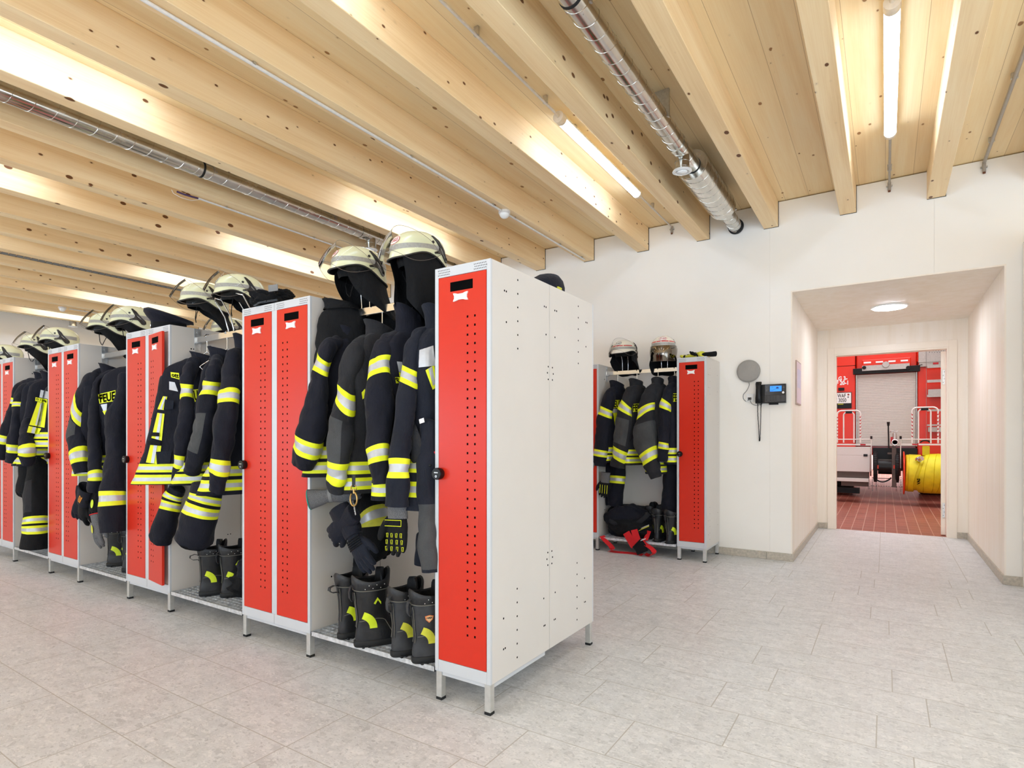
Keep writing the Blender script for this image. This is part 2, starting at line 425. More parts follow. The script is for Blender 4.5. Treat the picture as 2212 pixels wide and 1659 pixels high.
# ceiling beams
bm = MB().box(-.0625, YF, 0, .0625, YB-.001, .2385); me = bm.mesh('ceiling_beam', [M['beam']])
seal = MB().box(.0625, YB-.006, -.0, .0665, YB-.001, .2385).box(-.0625, YB-.006, -.003, .0665, YB-.001, 0).mesh('joint', [M['gap']])
BEAMS = []
for k in range(-13, 10):
    o = bpy.data.objects.new('ceiling_beam', me); COL.objects.link(o); o.location = (-3.4275+.63*k, 0, 3.1395)
    b = o.modifiers.new('b', 'BEVEL'); b.width = .003; b.segments = 1
    o['kind'] = 'structure'; BEAMS.append(o)
    j = bpy.data.objects.new('joint', seal); COL.objects.link(j); j.parent = o

# ================================================================ lamps: tubular luminaires between the beams
LAMP = emit('lamp_tube', (206, 227, 255), 21)
M['cap'] = plain('lamp_end_cap', (226, 214, 196), .5)
def tube_lamp(x, y0, label):
    t = thing('tube_lamp', label, 'ceiling lamp', (x, y0, 3.325), group='tube lamps between the ceiling beams')
    def arc(a0, a1, n=12): return [[(x+.036*math.cos(math.radians(a0+(a1-a0)*q/n)), yy, 3.325+.036*math.sin(math.radians(a0+(a1-a0)*q/n))) for q in range(n+1)] for yy in (y0+.05, y0+1.47)]
    MB().loft(arc(186, 354), 0, False, False, True, False).build('diffuser', LAMP, t)
    MB().loft(arc(-6, 186), 0, False, False, True, False).build('housing', M['white'], t)  # opaque upper half, added to keep lamp light off the beam sides
    for a, b in ((y0, y0+.06), (y0+1.46, y0+1.5)):
        MB().tube([(x, a, 3.325), (x, a+.002, 3.325), (x, b-.002, 3.325), (x, b, 3.325)], [.034, .039, .039, .037], 20).build('end_cap', M['cap'], t)
    MB().tube([(x, y0-.05, 3.332), (x, y0+.002, 3.325)], [.008, .012], 10).build('cable_gland', M['cap'], t)
    for yy in (y0+.25, y0+1.25):
        MB().box(x-.012, yy-.015, 3.345, x+.012, yy+.015, ZC).build('clip', M['steel'], t)
names = {0: 'in front of the passage doorway', 1: 'right of the lockers near the back wall'}
for k in range(-1, 7):
    x = .029-1.8825*k
    for j, y0 in enumerate((3.42, .4, -2.62)):
        if k == 0 and j == 0: lb = 'bright white tube lamp on the ceiling in front of the doorway passage'
        elif k == 1 and j == 0: lb = 'bright white tube lamp between beams above the end of the locker row'
        else: lb = 'tube lamp hidden between ceiling beams, bay %s %s' % (['right of the camera', 'over the doorway', 'over the end locker', 'over the second bay', 'over the third bay', 'over the fourth bay', 'over the far lockers', 'at the left wall'][k+1], ['near the back wall', 'over the front aisle', 'behind the camera'][j])
        tube_lamp(x, y0, lb)
def area(name, loc, rot, sx, sy, power, col=(1, 1, 1)):
    l = bpy.data.lights.new(name, 'AREA'); l.shape = 'RECTANGLE'; l.size = sx; l.size_y = sy; l.energy = power; l.color = col
    o = bpy.data.objects.new(name, l); COL.objects.link(o); o.location = loc; o.rotation_euler = rot; return o
for a, b in wins:
    area('window_daylight', ((a+b)/2, YF-.25, (WZ0+WZ1)/2), (PI/2+math.radians(58), 0, 0), b-a, 2.2, 165, (.68, .83, 1.0))  # stand-in for window daylight, tilted up to brighten the ceiling
area('window_daylight', (XR+.25, .6, (WZ0+WZ1)/2), (PI/2+math.radians(58), 0, PI/2), 6.0, 2.2, 110, (.68, .83, 1.0))  # added side light with no known source, brightens the end panel
# round panel light of the passage
t = thing('panel_light', 'round white flush ceiling light in the passage to the hall', 'ceiling lamp', (.034, 7.09, AZ))
MB().lathe([(.165, 0), (.165, -.012), (.15, -.016)], Matrix.Translation((.034, 7.09, AZ)), 40).build('rim', M['white'], t)
MB().lathe([(.148, -.0125), (.146, -.019)], Matrix.Translation((.034, 7.09, AZ)), 40).build('diffuser', emit('panel_lamp', (236, 242, 255), 54), t)

# ================================================================ conduits, sensors
def conduit(label, pts, r, mat, clips, group='ceiling conduits', zc=None):
    t = thing('conduit', label, 'conduit', pts[0], group=group)
    MB().tube(pts, r, 10).build('pipe', mat, t)
    for y in clips:
        z = pts[0][2]; x = pts[0][0]
        MB().box(x-r-.006, y-.008, z-.002, x+r+.006, y+.008, zc if zc else z+r+.008).build('clip', M['steel'], t)
    return t
M['conduit'] = plain('grey_white_conduit', (222, 218, 214), .4)
M['conduit_g'] = plain('grey_conduit', (168, 160, 150), .45)
conduit('white conduit strip under a beam ending at the dome sensor', [(-2.80, YF+.1, 3.128), (-2.80, 4.13, 3.128)], .0095, M['conduit'], [.6, 1.8, 3.0, 4.0])
conduit('short white conduit from the dome sensor towards the back wall', [(-2.80, 4.24, 3.128), (-2.80, 5.78, 3.128)], .0085, M['conduit'], [4.35, 5.2, 5.7])
conduit('grey conduit leading into the near end of the tube lamp by the end locker', [(-1.853, -1.0, 3.332), (-1.853, 3.37, 3.332)], .0085, M['conduit'], [1.6, 2.5, 3.25], zc=ZC)
conduit('thin conduit from the far lamp end of the end locker bay to the wall', [(-1.853, 4.93, 3.332), (-1.853, 5.80, 3.33), (-1.853, 5.885, 3.33)], .0075, M['conduit'], [5.3], zc=ZC)
conduit('thin conduit from the doorway tube lamp to the back wall', [(.029, 4.93, 3.332), (.029, 5.80, 3.33), (.029, 5.885, 3.33)], .0095, M['conduit_g'], [5.6], zc=ZC)
conduit('grey conduit on the ceiling at the far right of the doorway lamp', [(.66, 1.0, 3.345), (.66, 5.885, 3.345)], .012, M['conduit_g'], [3.5, 4.6, 5.5], zc=ZC)
conduit('white conduit under a beam with an open cable end above the second bay', [(-4.75, 2.56, 3.128), (-4.75, 5.6, 3.128)], .0085, M['conduit'], [2.8, 3.7, 4.6])
conduit('thin white conduit under a far beam beside the left dome sensor', [(-10.53, 3.70, 3.128), (-10.53, 5.4, 3.128)], .008, M['conduit'], [3.9])
t = thing('cable', 'loose purple cable end curving out of a conduit under a beam', 'cable', (-4.75, 2.56, 3.128))
MB().tube([(-4.75, 2.57, 3.128), (-4.752, 2.52, 3.124), (-4.765, 2.46, 3.126), (-4.79, 2.41, 3.1385)], .008, 8).build('sheath', plain('purple_cable', (70, 44, 84), .5), t)
MB().tube([(-4.75, 2.57, 3.12), (-4.74, 2.5, 3.085), (-4.75, 2.42, 3.085), (-4.78, 2.38, 3.11), (-4.79, 2.37, 3.1385)], .0018, 6).build('wire', M['white'], t)
t = thing('cable_chain', 'thin dark cable chain running under a far beam', 'cable', (-7.93, 1.5, 3.13))
cc = MB(); y = 1.2
while y < 4.4: cc.box(-7.945, y, 3.122, -7.915, y+.055, 3.139); y += .065
cc.build('links', M['grey'], t)
M['wire'] = plain('dark_wire', (34, 30, 30), .6)
MB().tube([(-7.952, .5, 3.125), (-7.952, 4.4, 3.125)], .004, 6).build('wire', M['wire'], t)
def sensor(label, x, y):
    t = thing('motion_sensor', label, 'sensor', (x, y, 3.14), group='dome sensors under the beams')
    T = Matrix.Translation((x, y, 3.1395))
    MB().lathe([(.05, 0), (.052, -.02), (.046, -.026)], T, 24).build('base', M['conduit'], t)
    MB().lathe([(.043, -.026)]+[(.043*math.cos(a), -.026-.04*math.sin(a)) for a in [q*PI/16 for q in range(1, 8)]]+[(.001, -.066)], T, 24).build('dome', M['white'], t)
sensor('white dome motion sensor under the beam above the front lockers', -2.80, 4.185)
sensor('white dome motion sensor under a far beam at the left wall', -10.53, 3.61)
# wall stubs where conduits end in the back wall
for x, z, lb in ((-1.853, 3.29, 'short conduit elbow hanging on the wall by the end locker bay'), (.029, 3.29, 'short conduit elbow hanging on the wall above the passage'), (.66, 3.29, 'short conduit elbow at the far right top of the wall')):
    t = thing('conduit_elbow', lb, 'conduit', (x, YB-.02, z), group='conduit elbows at the top of the back wall')
    MB().tube([(x, YB-.016, 3.34), (x, YB-.016, 3.27)], .012, 10).build('pipe', M['conduit_g'], t)
    MB().tube([(x, YB-.016, 3.272), (x, YB-.016, 3.258)], .010, 10).build('end', plain('rust_end', (110, 66, 44), .6), t)
    MB().box(x-.022, YB-.02, 3.305, x+.022, YB-.001, 3.315).build('clip', M['steel'], t)

# ================================================================ spiral ducts
def spiral(mb, x, z, y0, y1, r, pitch=.11, ph=0):
    mb.tube([(x, y0, z), (x, y1, z)], r, 32)
    n = int((y1-y0)/pitch*24); pts = []
    for i in range(n+1):
        a = 2*PI*i/24+ph; yy = y0+(y1-y0)*i/n
        pts.append((x+(r+.0006)*math.cos(a), yy, z+(r+.0006)*math.sin(a)))
    mb.tube(pts, .0019, 5, up=(0, 1, 0)); return mb
def duct(label, x, z, yt, ysil0, ysil1, yend):
    t = thing('ventilation_duct', label, 'duct', (x, yt, z), group='spiral ducts between the beams')
    spiral(MB(), x, z, YF+.05, yt-.14, .060).build('pipe', M['duct'], t)
    m = MB().tube([(x, yt-.15, z), (x, yt-.10, z)], .066, 32).tube([(x, yt-.10, z), (x, ysil0+.02, z)], .060, 32).tube([(x, yt-.07, z), (x, yt-.055, z)], .0625, 32).tube([(x, yt+.07, z), (x, yt+.085, z)], .0625, 32)
    m.build('tee_piece', M['duct'], t)
    br = MB().tube([(x, yt, z), (x, yt, z-.142)], .050, 32).tube([(x, yt, z-.078), (x, yt, z-.084)], .0522, 32).tube([(x, yt, z-.118), (x, yt, z-.124)], .0522, 32)
    br.build('branch', M['duct'], t)
    T = Matrix.Translation((x, yt, z-.142))
    vv = MB().lathe([(.045, .0), (.066, .0), (.068, -.006), (.05, -.012), (.046, -.002)], T, 36).lathe([(.001, -.001), (.034, -.001), (.036, -.008), (.03, -.016), (.001, -.018)], T, 36)
    vv.lathe([(.001, -.0005), (.047, -.0005)], T, 36, m=1)
    vv.build('outlet_valve', [M['white'], M['void']], t)
    if ysil1:
        s = spiral(MB(), x, z+.005, ysil0, ysil1, .112, .11)
        s.tube([(x, ysil0-.003, z), (x, ysil0-.001, z)], .098, 32)
        s.build('silencer', M['duct'], t)
        MB().tube([(x, ysil0-.012, z), (x, ysil0-.004, z)], .062, 32).build('seal', M['rubber'], t)
        spiral(MB(), x, z, ysil1-.01, yend, .060, .11).build('pipe', M['duct'], t)
        MB().tube([(x, ysil1+.085, z), (x, ysil1+.092, z)], .0625, 32).build('seal', M['rubber'], t)
        MB().box(x+.06, ysil1+.08, z-.006, x+.10, ysil1+.1, z+.006).build('bracket', M['steel'], t)
        cl = MB()
        rr = [[(x+r_*math.cos(a), y_, z+r_*math.sin(a)) for a in [2*PI*q/32 for q in range(32)]] for r_, y_ in ((.061, yend-.03), (.071, yend-.03), (.073, yend+.0), (.061, yend+.0))]
        cl.loft(rr, 0, False, False).build('wall_collar', M['rubber'], t)
    MB().tube([(x, 2.37, z), (x, 2.385, z)], .0625, 32).build('joint_ring', M['rubber'], t)
    for yy in (.8, 2.45, 3.6):
        MB().box(x-.068, yy, z-.01, x+.068, yy+.02, ZC).build('hanger', M['steel'], t)
    return t
duct('spiral sheet metal duct with a fat silencer above the phone wall', -1.22, 3.208, 4.113, 4.37, 5.34, 5.885)
duct('spiral sheet metal duct over the locker row behind the helmets', -4.37, 3.20, 4.10, 4.32, 5.3, 5.885)
duct('far spiral duct with a short outlet near the left wall', -11.80, 3.215, 4.2, 4.5, 5.4, 5.885)
# ================================================================ lockers (local: x along the front, y into the depth, front at y = 0)
ZT, ZB = 1.903, .128
holes_front = []
def Lm(x0, yf, back):
    m = Matrix.Translation((x0, yf, 0))
    return m @ Matrix.Rotation(PI, 4, 'Z') if back else m
def card(mb, cx, z, w, h, y, m):
    # card holder with concave sides
    pts = []
    for (ax, az), (bx, bz), nx, nz in (((-1, -1), (1, -1), 0, 1), ((1, -1), (1, 1), -1, 0), ((1, 1), (-1, 1), 0, -1), ((-1, 1), (-1, -1), 1, 0)):
        for k in range(6):
            q = k/6; s_ = max(0, min(1, (q-.12)*6, (.88-q)*6))
            pts.append((cx+(ax+(bx-ax)*q)*w/2+nx*.0055*s_, y, z+(az+(bz-az)*q)*h/2+nz*.0055*s_))
    mb.prism(pts, (0, -.006, 0), m)
def locker(label, x0, x1, yf, nd=2, back=False, sidedots=None, ajar=None, lock=True, depth=.498, group='red fire locker units', inner_legs=True):
    wd = x1-x0; wl = wd
    t = thing('locker', label, 'locker', (x0 if not back else x1, yf, 0), (0, 0, PI if back else 0), group)
    LOCS[t.name] = (0, 0, 0)
    b = MB().box(0, .012, ZB, wd, depth, ZT, 1)
    # face frame
    fl, ft, fb, cw = .020, .043, .052, .045
    b.box(0, 0, ZB, fl, .013, ZT).box(wd-fl, 0, ZB, wd, .013, ZT).box(fl, 0, ZT-ft, wd-fl, .013, ZT).box(fl, 0, ZB, wd-fl, .013, ZB+fb)
    if nd == 2: b.box(wd/2-cw/2, 0, ZB+fb, wd/2+cw/2, .013, ZT-ft)
    body = b.build('body', [M['frame'], M['panel']], t, bevel=.0015)
    bays = [(fl, wd-fl)] if nd == 1 else [(fl, wd/2-cw/2), (wd/2+cw/2, wd-fl)]
    # perforations of the top rail, the seam below, drilled holes in the sides
    d = MB()
    for k, (a, c) in enumerate(bays):
        a2 = a-(fl if k == 0 else cw/2-.004); c2 = c+(fl if k == len(bays)-1 else cw/2-.004)
        for gx in (a2+.020, c2-.020-.064):
            for r in range(3):
                for q in range(8):
                    px = gx+q*.0085+(.0042 if r == 1 else 0); pz = ZT-.012-r*.0105
                    d.box(px-.0017, -.0003, pz-.002, px+.0017, .0005, pz+.002)
    if nd == 2: d.box(wd/2-.0006, -.0003, ZB, wd/2+.0006, .0005, ZB+fb).box(wd/2-.0006, -.0003, ZT-ft, wd/2+.0006, .0005, ZT)
    for (sx, sy, sz, r) in (sidedots or []):
        d.disc((wd+.0004 if sx > 0 else -.0004, sy, sz), (sx, 0, 0), r, 0, 8)
    d.build('hole_pattern', M['void'], t)
    for k, (a, c) in enumerate(bays):
        g = .0022; dz0, dz1 = ZB+fb+g, ZT-ft-g; dw = c-a
        dm = MB().box(a+g, -.001, dz0, c-g, .0145, dz1)
        dm.box(a+g+.25*dw, -.0014, dz1-.026-.041, a+g+.72*dw, 0, dz1-.026, 1)
        cols = (.62, .77) if (nd == 1 or k == 0) else (.21, .36)
        for q in range(36):
            z = dz1-.184-q*.0388
            for cx in cols:
                dm.box(a+cx*dw-.0044, -.0014, z-.005, a+cx*dw+.0044, 0, z+.005, 1)
        do = dm.build('door', [M['red'], M['void']], t, bevel=.0012)
        hd = MB(); card(hd, a+.485*dw, dz1-.095, .30*dw, .036, -.001, 0); hd.build('card_holder', M['white'], do)
        if k == 0 and lock:
            T = Matrix.Translation((a+.012, 0, 1.0)) @ Matrix.Rotation(PI/2, 4, 'X')
            lk = MB().lathe([(.0235, 0), (.0265, .012), (.0265, .026), (.024, .031), (.001, .031)], T, 28)
            for q in range(4):
                lk.box(a+.002+q*.0055, -.0325, 1.003, a+.006+q*.0055, -.0305, 1.008, 1)
            lk.disc((a+.012, -.0318, .989), (0, -1, 0), .0055, 2, 14).disc((a+.012, -.0321, .989), (0, -1, 0), .0022, 0, 8)
            lk.build('combination_lock', [M['black'], M['steel'], M['chrome']], do)
        if ajar and k == 1:
            # hinged on its inner edge and standing a little open
            piv = a+g; ang = ajar
            R = Matrix.Translation((piv, 0, 0)) @ Matrix.Rotation(-ang, 4, 'Z') @ Matrix.Translation((-piv, 0, 0))
            do.data.transform(R)
            for ch in do.children: ch.data.transform(R)
    for lx in (.004, wd-.034):
        for ly in ((.004, depth-.034) if inner_legs else (.004,)):
            lg = MB().box(lx, ly, .012, lx+.030, ly+.030, ZB+.012).build('leg', M['leg'], t, bevel=.0015)
            MB().box(lx-.001, ly-.001, 0, lx+.031, ly+.031, .013).build('foot_cap', M['rubber'], lg, bevel=.002)
    # plinth angle between the legs
    MB().box(.034, .010, ZB-.018, wd-.034, .012, ZB+.004).build('rail', M['frame'], t)
    MB().box(wd-.010, .034, ZB-.020, wd-.006, depth-.034, ZB+.004).build('rail', M['frame'], t)
    return t
YFR = 1.948
Z1 = lambda x, y: (600+x*.31646, 480+y*.31646)
Z2 = lambda x, y: (600+x*.36157, 960+y*.36157)
dots = []
for y in (395, 489, 582, 676, 770, 863): dots.append(Z1(1638, y))
for x, y in ((1547, 467), (1560, 473), (1560, 682), (1819, 575), (1831, 580), (1831, 767), (1891, 603), (1903, 607), (1892, 786), (2102, 684), (2111, 687), (2103, 850),
             (1846, 986), (1874, 993), (1840, 1028), (1880, 1036), (1846, 1073), (1874, 1077)): dots.append(Z1(x, y))
for y in (574, 652, 730, 808, 886, 964): dots.append(Z1(2051, y))
for y in (862, 944, 1026, 1108, 1190, 1272): dots.append(Z2(1430, y))
for y in (708, 776, 844, 912, 980, 1047): dots.append(Z2(1788, y))
for x, y in ((1349, 1040), (1349, 1224), (1359, 1217), (1589, 920), (1590, 1084), (1597, 1080), (1657, 884), (1651, 1047), (1658, 1043), (1613, 646), (1637, 637), (1608, 686), (1641, 673), (1613, 721), (1637, 711), (1833, 799), (1832, 942), (1838, 939)): dots.append(Z2(x, y))
sf, sb = [], []
for u, v in dots:
    p = WX(u, v, -1.372); y = p.y-YFR
    if y < .5: sf.append((1, y, p.z, .0048))
    else: sb.append((-1, 1.0-y, p.z, .0048))
inner = [(1, .14, 1.76, .005), (1, .158, 1.76, .005), (1, .14, .40, .005), (1, .158, .40, .005), (1, .30, .62, .004), (1, .40, .46, .004), (1, .42, .46, .004)]
inl = [(-1, a, z, r) for _, a, z, r in inner]
U = [(-1.673, -1.372), (-3.140, -2.530), (-4.571, -3.961), (-5.981, -5.371), (-7.391, -6.781), (-8.80, -8.19), (-10.2, -9.6)]
locker('white single locker with one red door at the near end of the row', *U[0], YFR, 1, sidedots=sf, inner_legs=False)
locker('two-door red locker with the boots bay on its right and gloves lying on top', *U[1], YFR, 2, sidedots=inner, inner_legs=False)
locker('two-door red locker with its right door standing ajar and a peaked cap on top', *U[2], YFR, 2, sidedots=inner, ajar=math.radians(8), inner_legs=False)
locker('two-door red locker with orange reflections on its doors, third double unit from the near end', *U[3], YFR, 2, sidedots=inner, inner_legs=False)
locker('two-door red locker cut off by the left edge of the photo', *U[4], YFR, 2, sidedots=inner, inner_legs=False)
locker('two-door red locker beyond the left edge of the photo', *U[5], YFR, 2, inner_legs=False)
RB = YFR+1.0
locker('back row single locker behind the near end locker, showing its white side', *U[0], RB, 1, True, sidedots=sb, lock=True, group='lockers of the back row', inner_legs=False)
for u, lb in zip(U[1:5], ('back row double locker behind the two-door locker with gloves on top', 'back row double locker behind the locker with the ajar door', 'back row double locker behind the third double unit', 'back row double locker behind the unit at the left edge')):
    locker(lb, *u, RB, 2, True, sidedots=inl, group='lockers of the back row', inner_legs=False)
WX0, WX1 = -1.652, -1.378
locker('narrow single red locker against the back wall beside the phone', WX0, WX1, 5.40, 1, sidedots=[(1, .12, 1.80-.06*i, .0035) for i in range(6)]+[(1, .12, .5-.06*i, .0035) for i in range(6)]+[(1, .07, 1.74, .004), (1, .07, 1.62, .004), (1, .40, 1.76, .004), (1, .40, 1.6, .004), (1, .07, .38, .004), (1, .07, .25, .004), (1, .42, .42, .004), (1, .42, .3, .004), (1, .45, 1.3, .003), (1, .45, 1.25, .003), (1, .44, 1.28, .003)], group='lockers against the back wall')
locker('red locker against the back wall half hidden behind the white side panel', -3.06, -2.455, 5.40, 2, sidedots=inner, group='lockers against the back wall')

# hanging rails with bracket, shoe gratings
def rail(label, x0, x1, y):
    t = thing('hanging_rail', label, 'clothes rail', (x0, y, 1.823), group='clothes rails between the lockers')
    MB().box(x0, y-.0125, 1.803, x1, y+.0125, 1.843).build('bar', M['chrome'], t, bevel=.002)
    for x, s in ((x0, 1), (x1, -1)):
        MB().box(x, y-.022, 1.74, x+s*.004, y+.022, 1.90).box(x, y-.016, 1.799, x+s*.03, y+.016, 1.806).build('bracket', M['zinc'], t)
        MB().tube([(x+s*.004, y, 1.875), (x+s*.009, y, 1.875)], .007, 6).build('bolt', M['zinc'], t)
    return t
def grating(label, x0, x1, y0, y1, z=.140):
    t = thing('shoe_rack', label, 'shoe rack', (x0, y0, z), group='shoe gratings between the lockers')
    m = MB().box(x0, y0, z-.022, x1, y0+.004, z).box(x0, y1-.004, z-.022, x1, y1, z).box(x0, y0, z-.022, x0+.004, y1, z).box(x1-.004, y0, z-.022, x1, y1, z)
    m.build('frame', M['zinc'], t)
    g = MB(); n = int((x1-x0)/.033)
    for i in range(1, n): g.box(x0+(x1-x0)*i/n-.001, y0+.004, z-.020, x0+(x1-x0)*i/n+.001, y1-.004, z-.001)
    k = int((y1-y0)/.033)
    for j in range(1, k): g.box(x0+.004, y0+(y1-y0)*j/k-.001, z-.014, x1-.004, y0+(y1-y0)*j/k+.001, z-.002)
    g.build('grate', M['zinc'], t)
    return t
gapn = ['between the near end locker and the unit with gloves on top', 'between the unit with gloves on top and the ajar unit', 'between the ajar unit and the third double unit', 'between the third double unit and the unit at the left edge', 'beyond the left edge unit']
for i in range(5):
    a, b = U[i+1][1], U[i][0]
    rail('steel clothes rail '+gapn[i], a, b, 2.13)
    grating('galvanised grating '+gapn[i], a+.004, b-.004, YFR+.004, YFR+.49)
    if i < 3:
        rail('back row clothes rail '+gapn[i], a, b, 2.76)
        grating('back row galvanised grating '+gapn[i], a+.004, b-.004, YFR+.51, RB-.004)
rail('steel clothes rail of the bay against the back wall', -2.455, WX0, 5.60)
grating('galvanised grating of the bay against the back wall', -2.451, WX0-.004, 5.404, 5.88)
# ================================================================ vehicle hall beyond the doorway
struct('floor_hall', MB().box(-7, AY+.04, -.2, 7, 24, 0), M['halltile'])
hw = MB().box(-7.2, AY+.12, 0, DX0-.6, AY+.3, 5).box(DX1+.6, AY+.12, 0, 7.2, AY+.3, 5).box(-7.2, AY+.12, AZ+.1, 7.2, AY+.3, 5)
struct('wall_hall_front', hw, M['wall'])
struct('wall_hall_left', MB().box(-7.2, AY, 0, -7, 24, 5), M['wall'])
struct('wall_hall_right', MB().box(7, AY, 0, 7.2, 24, 5), M['wall'])
struct('wall_hall_back', MB().box(-7, 24, 0, 7, 24.2, 5), M['wall'])
struct('ceiling_hall', MB().box(-7.2, AY, 5, 7.2, 24.2, 5.2), M['wall'])
area('hall_lamp', (0, 10.6, 4.95), (0, 0, 0), 10, 3, 270, (.9, .95, 1))  # unseen area light, added to brighten the hall and engine
area('hall_lamp', (0, 21, 4.6), (0, 0, 0), 10, 4, 800, (.9, .94, 1))  # added light behind the engine, stands in for rear daylight on the floor
M['truck'] = plain('fire_red', (226, 44, 20), .25, spec=.6, var=.01, scale=2)
M['alu'] = plain('anodised_aluminium', (190, 188, 184), .35, .85, var=.08)
M['shutter'] = plain('shutter_slats', (206, 198, 190), .42, .35, var=.03)
M['tubew'] = plain('white_tube', (240, 236, 230), .35, var=.01)
M['tubered'] = plain('red_stripe', (190, 30, 40), .4)
M['tyre'] = plain('tyre_rubber', (26, 26, 26), .75, bump=.1)
M['boxw'] = plain('white_box', (226, 224, 220), .35, var=.01)
M['brown'] = plain('grey_brown_metal', (96, 84, 78), .5, .3)
M['hose'] = plain('yellow_hose', (228, 214, 28), .55, var=.12, scale=8, bump=.05)
M['orange'] = plain('orange_flange', (236, 62, 24), .4)
TY, RY = 12.5, 11.75
def T7(x, y, Y=TY): return W(1780+x*.12658, 720+y*.12658, Y)
def T8(x, y, Y=RY): return W(1780+x*.16878, 900+y*.16878, Y)
def tb(mb, a, b, y0, y1, m=0):   # box spanning two picture corners at depth y0, reaching back to y1
    x0, x1 = min(a.x, b.x), max(a.x, b.x); z0, z1 = min(a.z, b.z), max(a.z, b.z)
    return mb.box(x0, y0, z0, x1, y1, z1, m)
tr = thing('fire_engine', 'red fire engine seen from behind through the doorway, with a grey roller shutter', 'fire engine', (0, TY, 0))
zsh = T8(700, 375, TY).z
zst = T7(1000, 690).z
bx0, bx1 = T7(545, 900).x, T7(1590, 900).x
sx0, sx1 = T7(562, 900).x, T7(1566, 900).x
b = MB().box(-1.25, TY, .82, bx0, 19, 3.02).box(bx1, TY, .82, 1.25, 19, 3.02).box(bx0, TY+.03, zst, bx1, 19, 3.02).box(bx0, TY+.12, .82, bx1, 19, zst)
b.build('body', M['truck'], tr, bevel=.02)
MB().box(-1.25, TY-.01, 2.745, bx1-.02, TY+.02, 2.83).build('roof_edge', M['alu'], tr, bevel=.004)
jn = MB().box(bx0-.008, TY-.004, 1.0, bx0+.002, TY+.01, 2.86).box(bx1-.004, TY-.004, 1.0, bx1+.006, TY+.01, 2.5).box(-1.25, TY-.002, T7(300, 560).z-.005, bx0, TY+.01, T7(300, 560).z+.003)
jn.build('panel_joint', M['void'], tr)
sh = MB(); n = 44
for i in range(n):
    z0 = zsh+(zst-zsh)*i/n; z1 = zsh+(zst-zsh)*(i+1)/n
    sh.prism([(sx0, TY+.02, z0), (sx0, TY+.017, z0+.003), (sx0, TY+.017, z1-.004), (sx0, TY+.02, z1-.001)], (sx1-sx0, 0, 0))
sh.box(sx0, TY+.02, zsh, sx1, TY+.03, zst)
sh.build('roller_shutter', M['shutter'], tr)
for xx in (bx0, bx1-.016): MB().box(xx, TY-.008, zsh, xx+.016, TY+.03, zst).build('guide_rail', [M['alu']], tr)
tb(MB(), T7(495, 605, TY-.06), T7(1640, 645, TY-.06), TY-.06, TY+.02).build('gutter', M['black'], tr, bevel=.006)
lb = tb(MB(), T7(650, 455, TY-.08), T7(1480, 550, TY-.08), TY-.08, TY).build('light_bar', M['truck'], tr, bevel=.012)
for x in (740, 945, 1160, 1370):
    tb(MB(), T7(x-62, 480-(x-740)*.055+10, TY-.082), T7(x+62, 500-(x-740)*.055+10, TY-.082), TY-.084, TY-.07).build('lamp', M['white'], lb)
tb(MB(), T7(650, 555, TY-.1), T7(1460, 600, TY-.1), TY-.1, TY).build('lower_bar', M['alu'], lb)
for x in (685, 1435): MB().lathe([(.001, 0), (.032, 0), (.032, .06), (.001, .06)], Matrix.Translation(T7(x, 585, TY-.13)) @ Matrix.Rotation(-PI/2, 4, 'X'), 16).build('end_cap', M['black'], lb)
MB().lathe([(.001, 0), (.055, 0), (.06, .06), (.001, .06)], Matrix.Translation(T7(1055, 530, TY-.15)) @ Matrix.Rotation(-PI/2, 4, 'X'), 8).build('camera_housing', M['alu'], lb)
for txt, y, sz in (('TLG 3-', 770, .105), ('LF 20-1', 845, .105)):
    p = T7(400 if txt[0] == 'T' else 412, y, TY-.003)
    tm = text_mb(txt, sz, 1.0, .004); mx = max(q.x for q in tm.v); tm.v = [V(((q.x-mx)*.78, q.y, 0)) for q in tm.v]
    tm.xf(frame(p, (1, 0, 0), (0, 0, 1))).build('lettering', M['white'], tr)
tb(MB(), T7(245, 930, TY-.02), T7(345, 975, TY-.02), TY-.03, TY).build('plate_lamp', M['black'], tr, bevel=.005)
pp = T7(315, 1105, TY-.03)
pl = tb(MB(), T7(120, 1015, TY-.02), T7(472, 1280, TY-.02), TY-.02, TY).build('plate_holder', M['black'], tr, bevel=.004)
tb(MB(), T7(130, 1024, TY-.024), T7(462, 1190, TY-.024), TY-.024, TY-.02).build('number_plate', M['white'], pl)
text_mb('WAF', .10, 1.05, .001).xf(Matrix.Diagonal((.62, 1, 1, 1))).xf(frame(T7(300, 1068, TY-.026), (1, 0, 0), (0, 0, 1))).build('lettering', M['void'], pl)
text_mb('T 3050', .10, 1.0, .001).xf(Matrix.Diagonal((.66, 1, 1, 1))).xf(frame(T7(282, 1146, TY-.026), (1, 0, 0), (0, 0, 1))).build('lettering', M['void'], pl)
MB().disc(T7(416, 1046, TY-.026), (0, -1, 0), .018, 0, 16).build('inspection_seal', plain('seal_red', (150, 60, 46), .5), pl)
MB().disc(T7(412, 1088, TY-.026), (0, -1, 0), .015, 0, 16).build('state_seal', M['grey'], pl)
tb(MB(), T7(235, 1203, TY-.024), T7(330, 1216, TY-.024), TY-.0235, TY-.02).build('dealer_strip', plain('yellow_strip', (170, 170, 30), .5), pl)
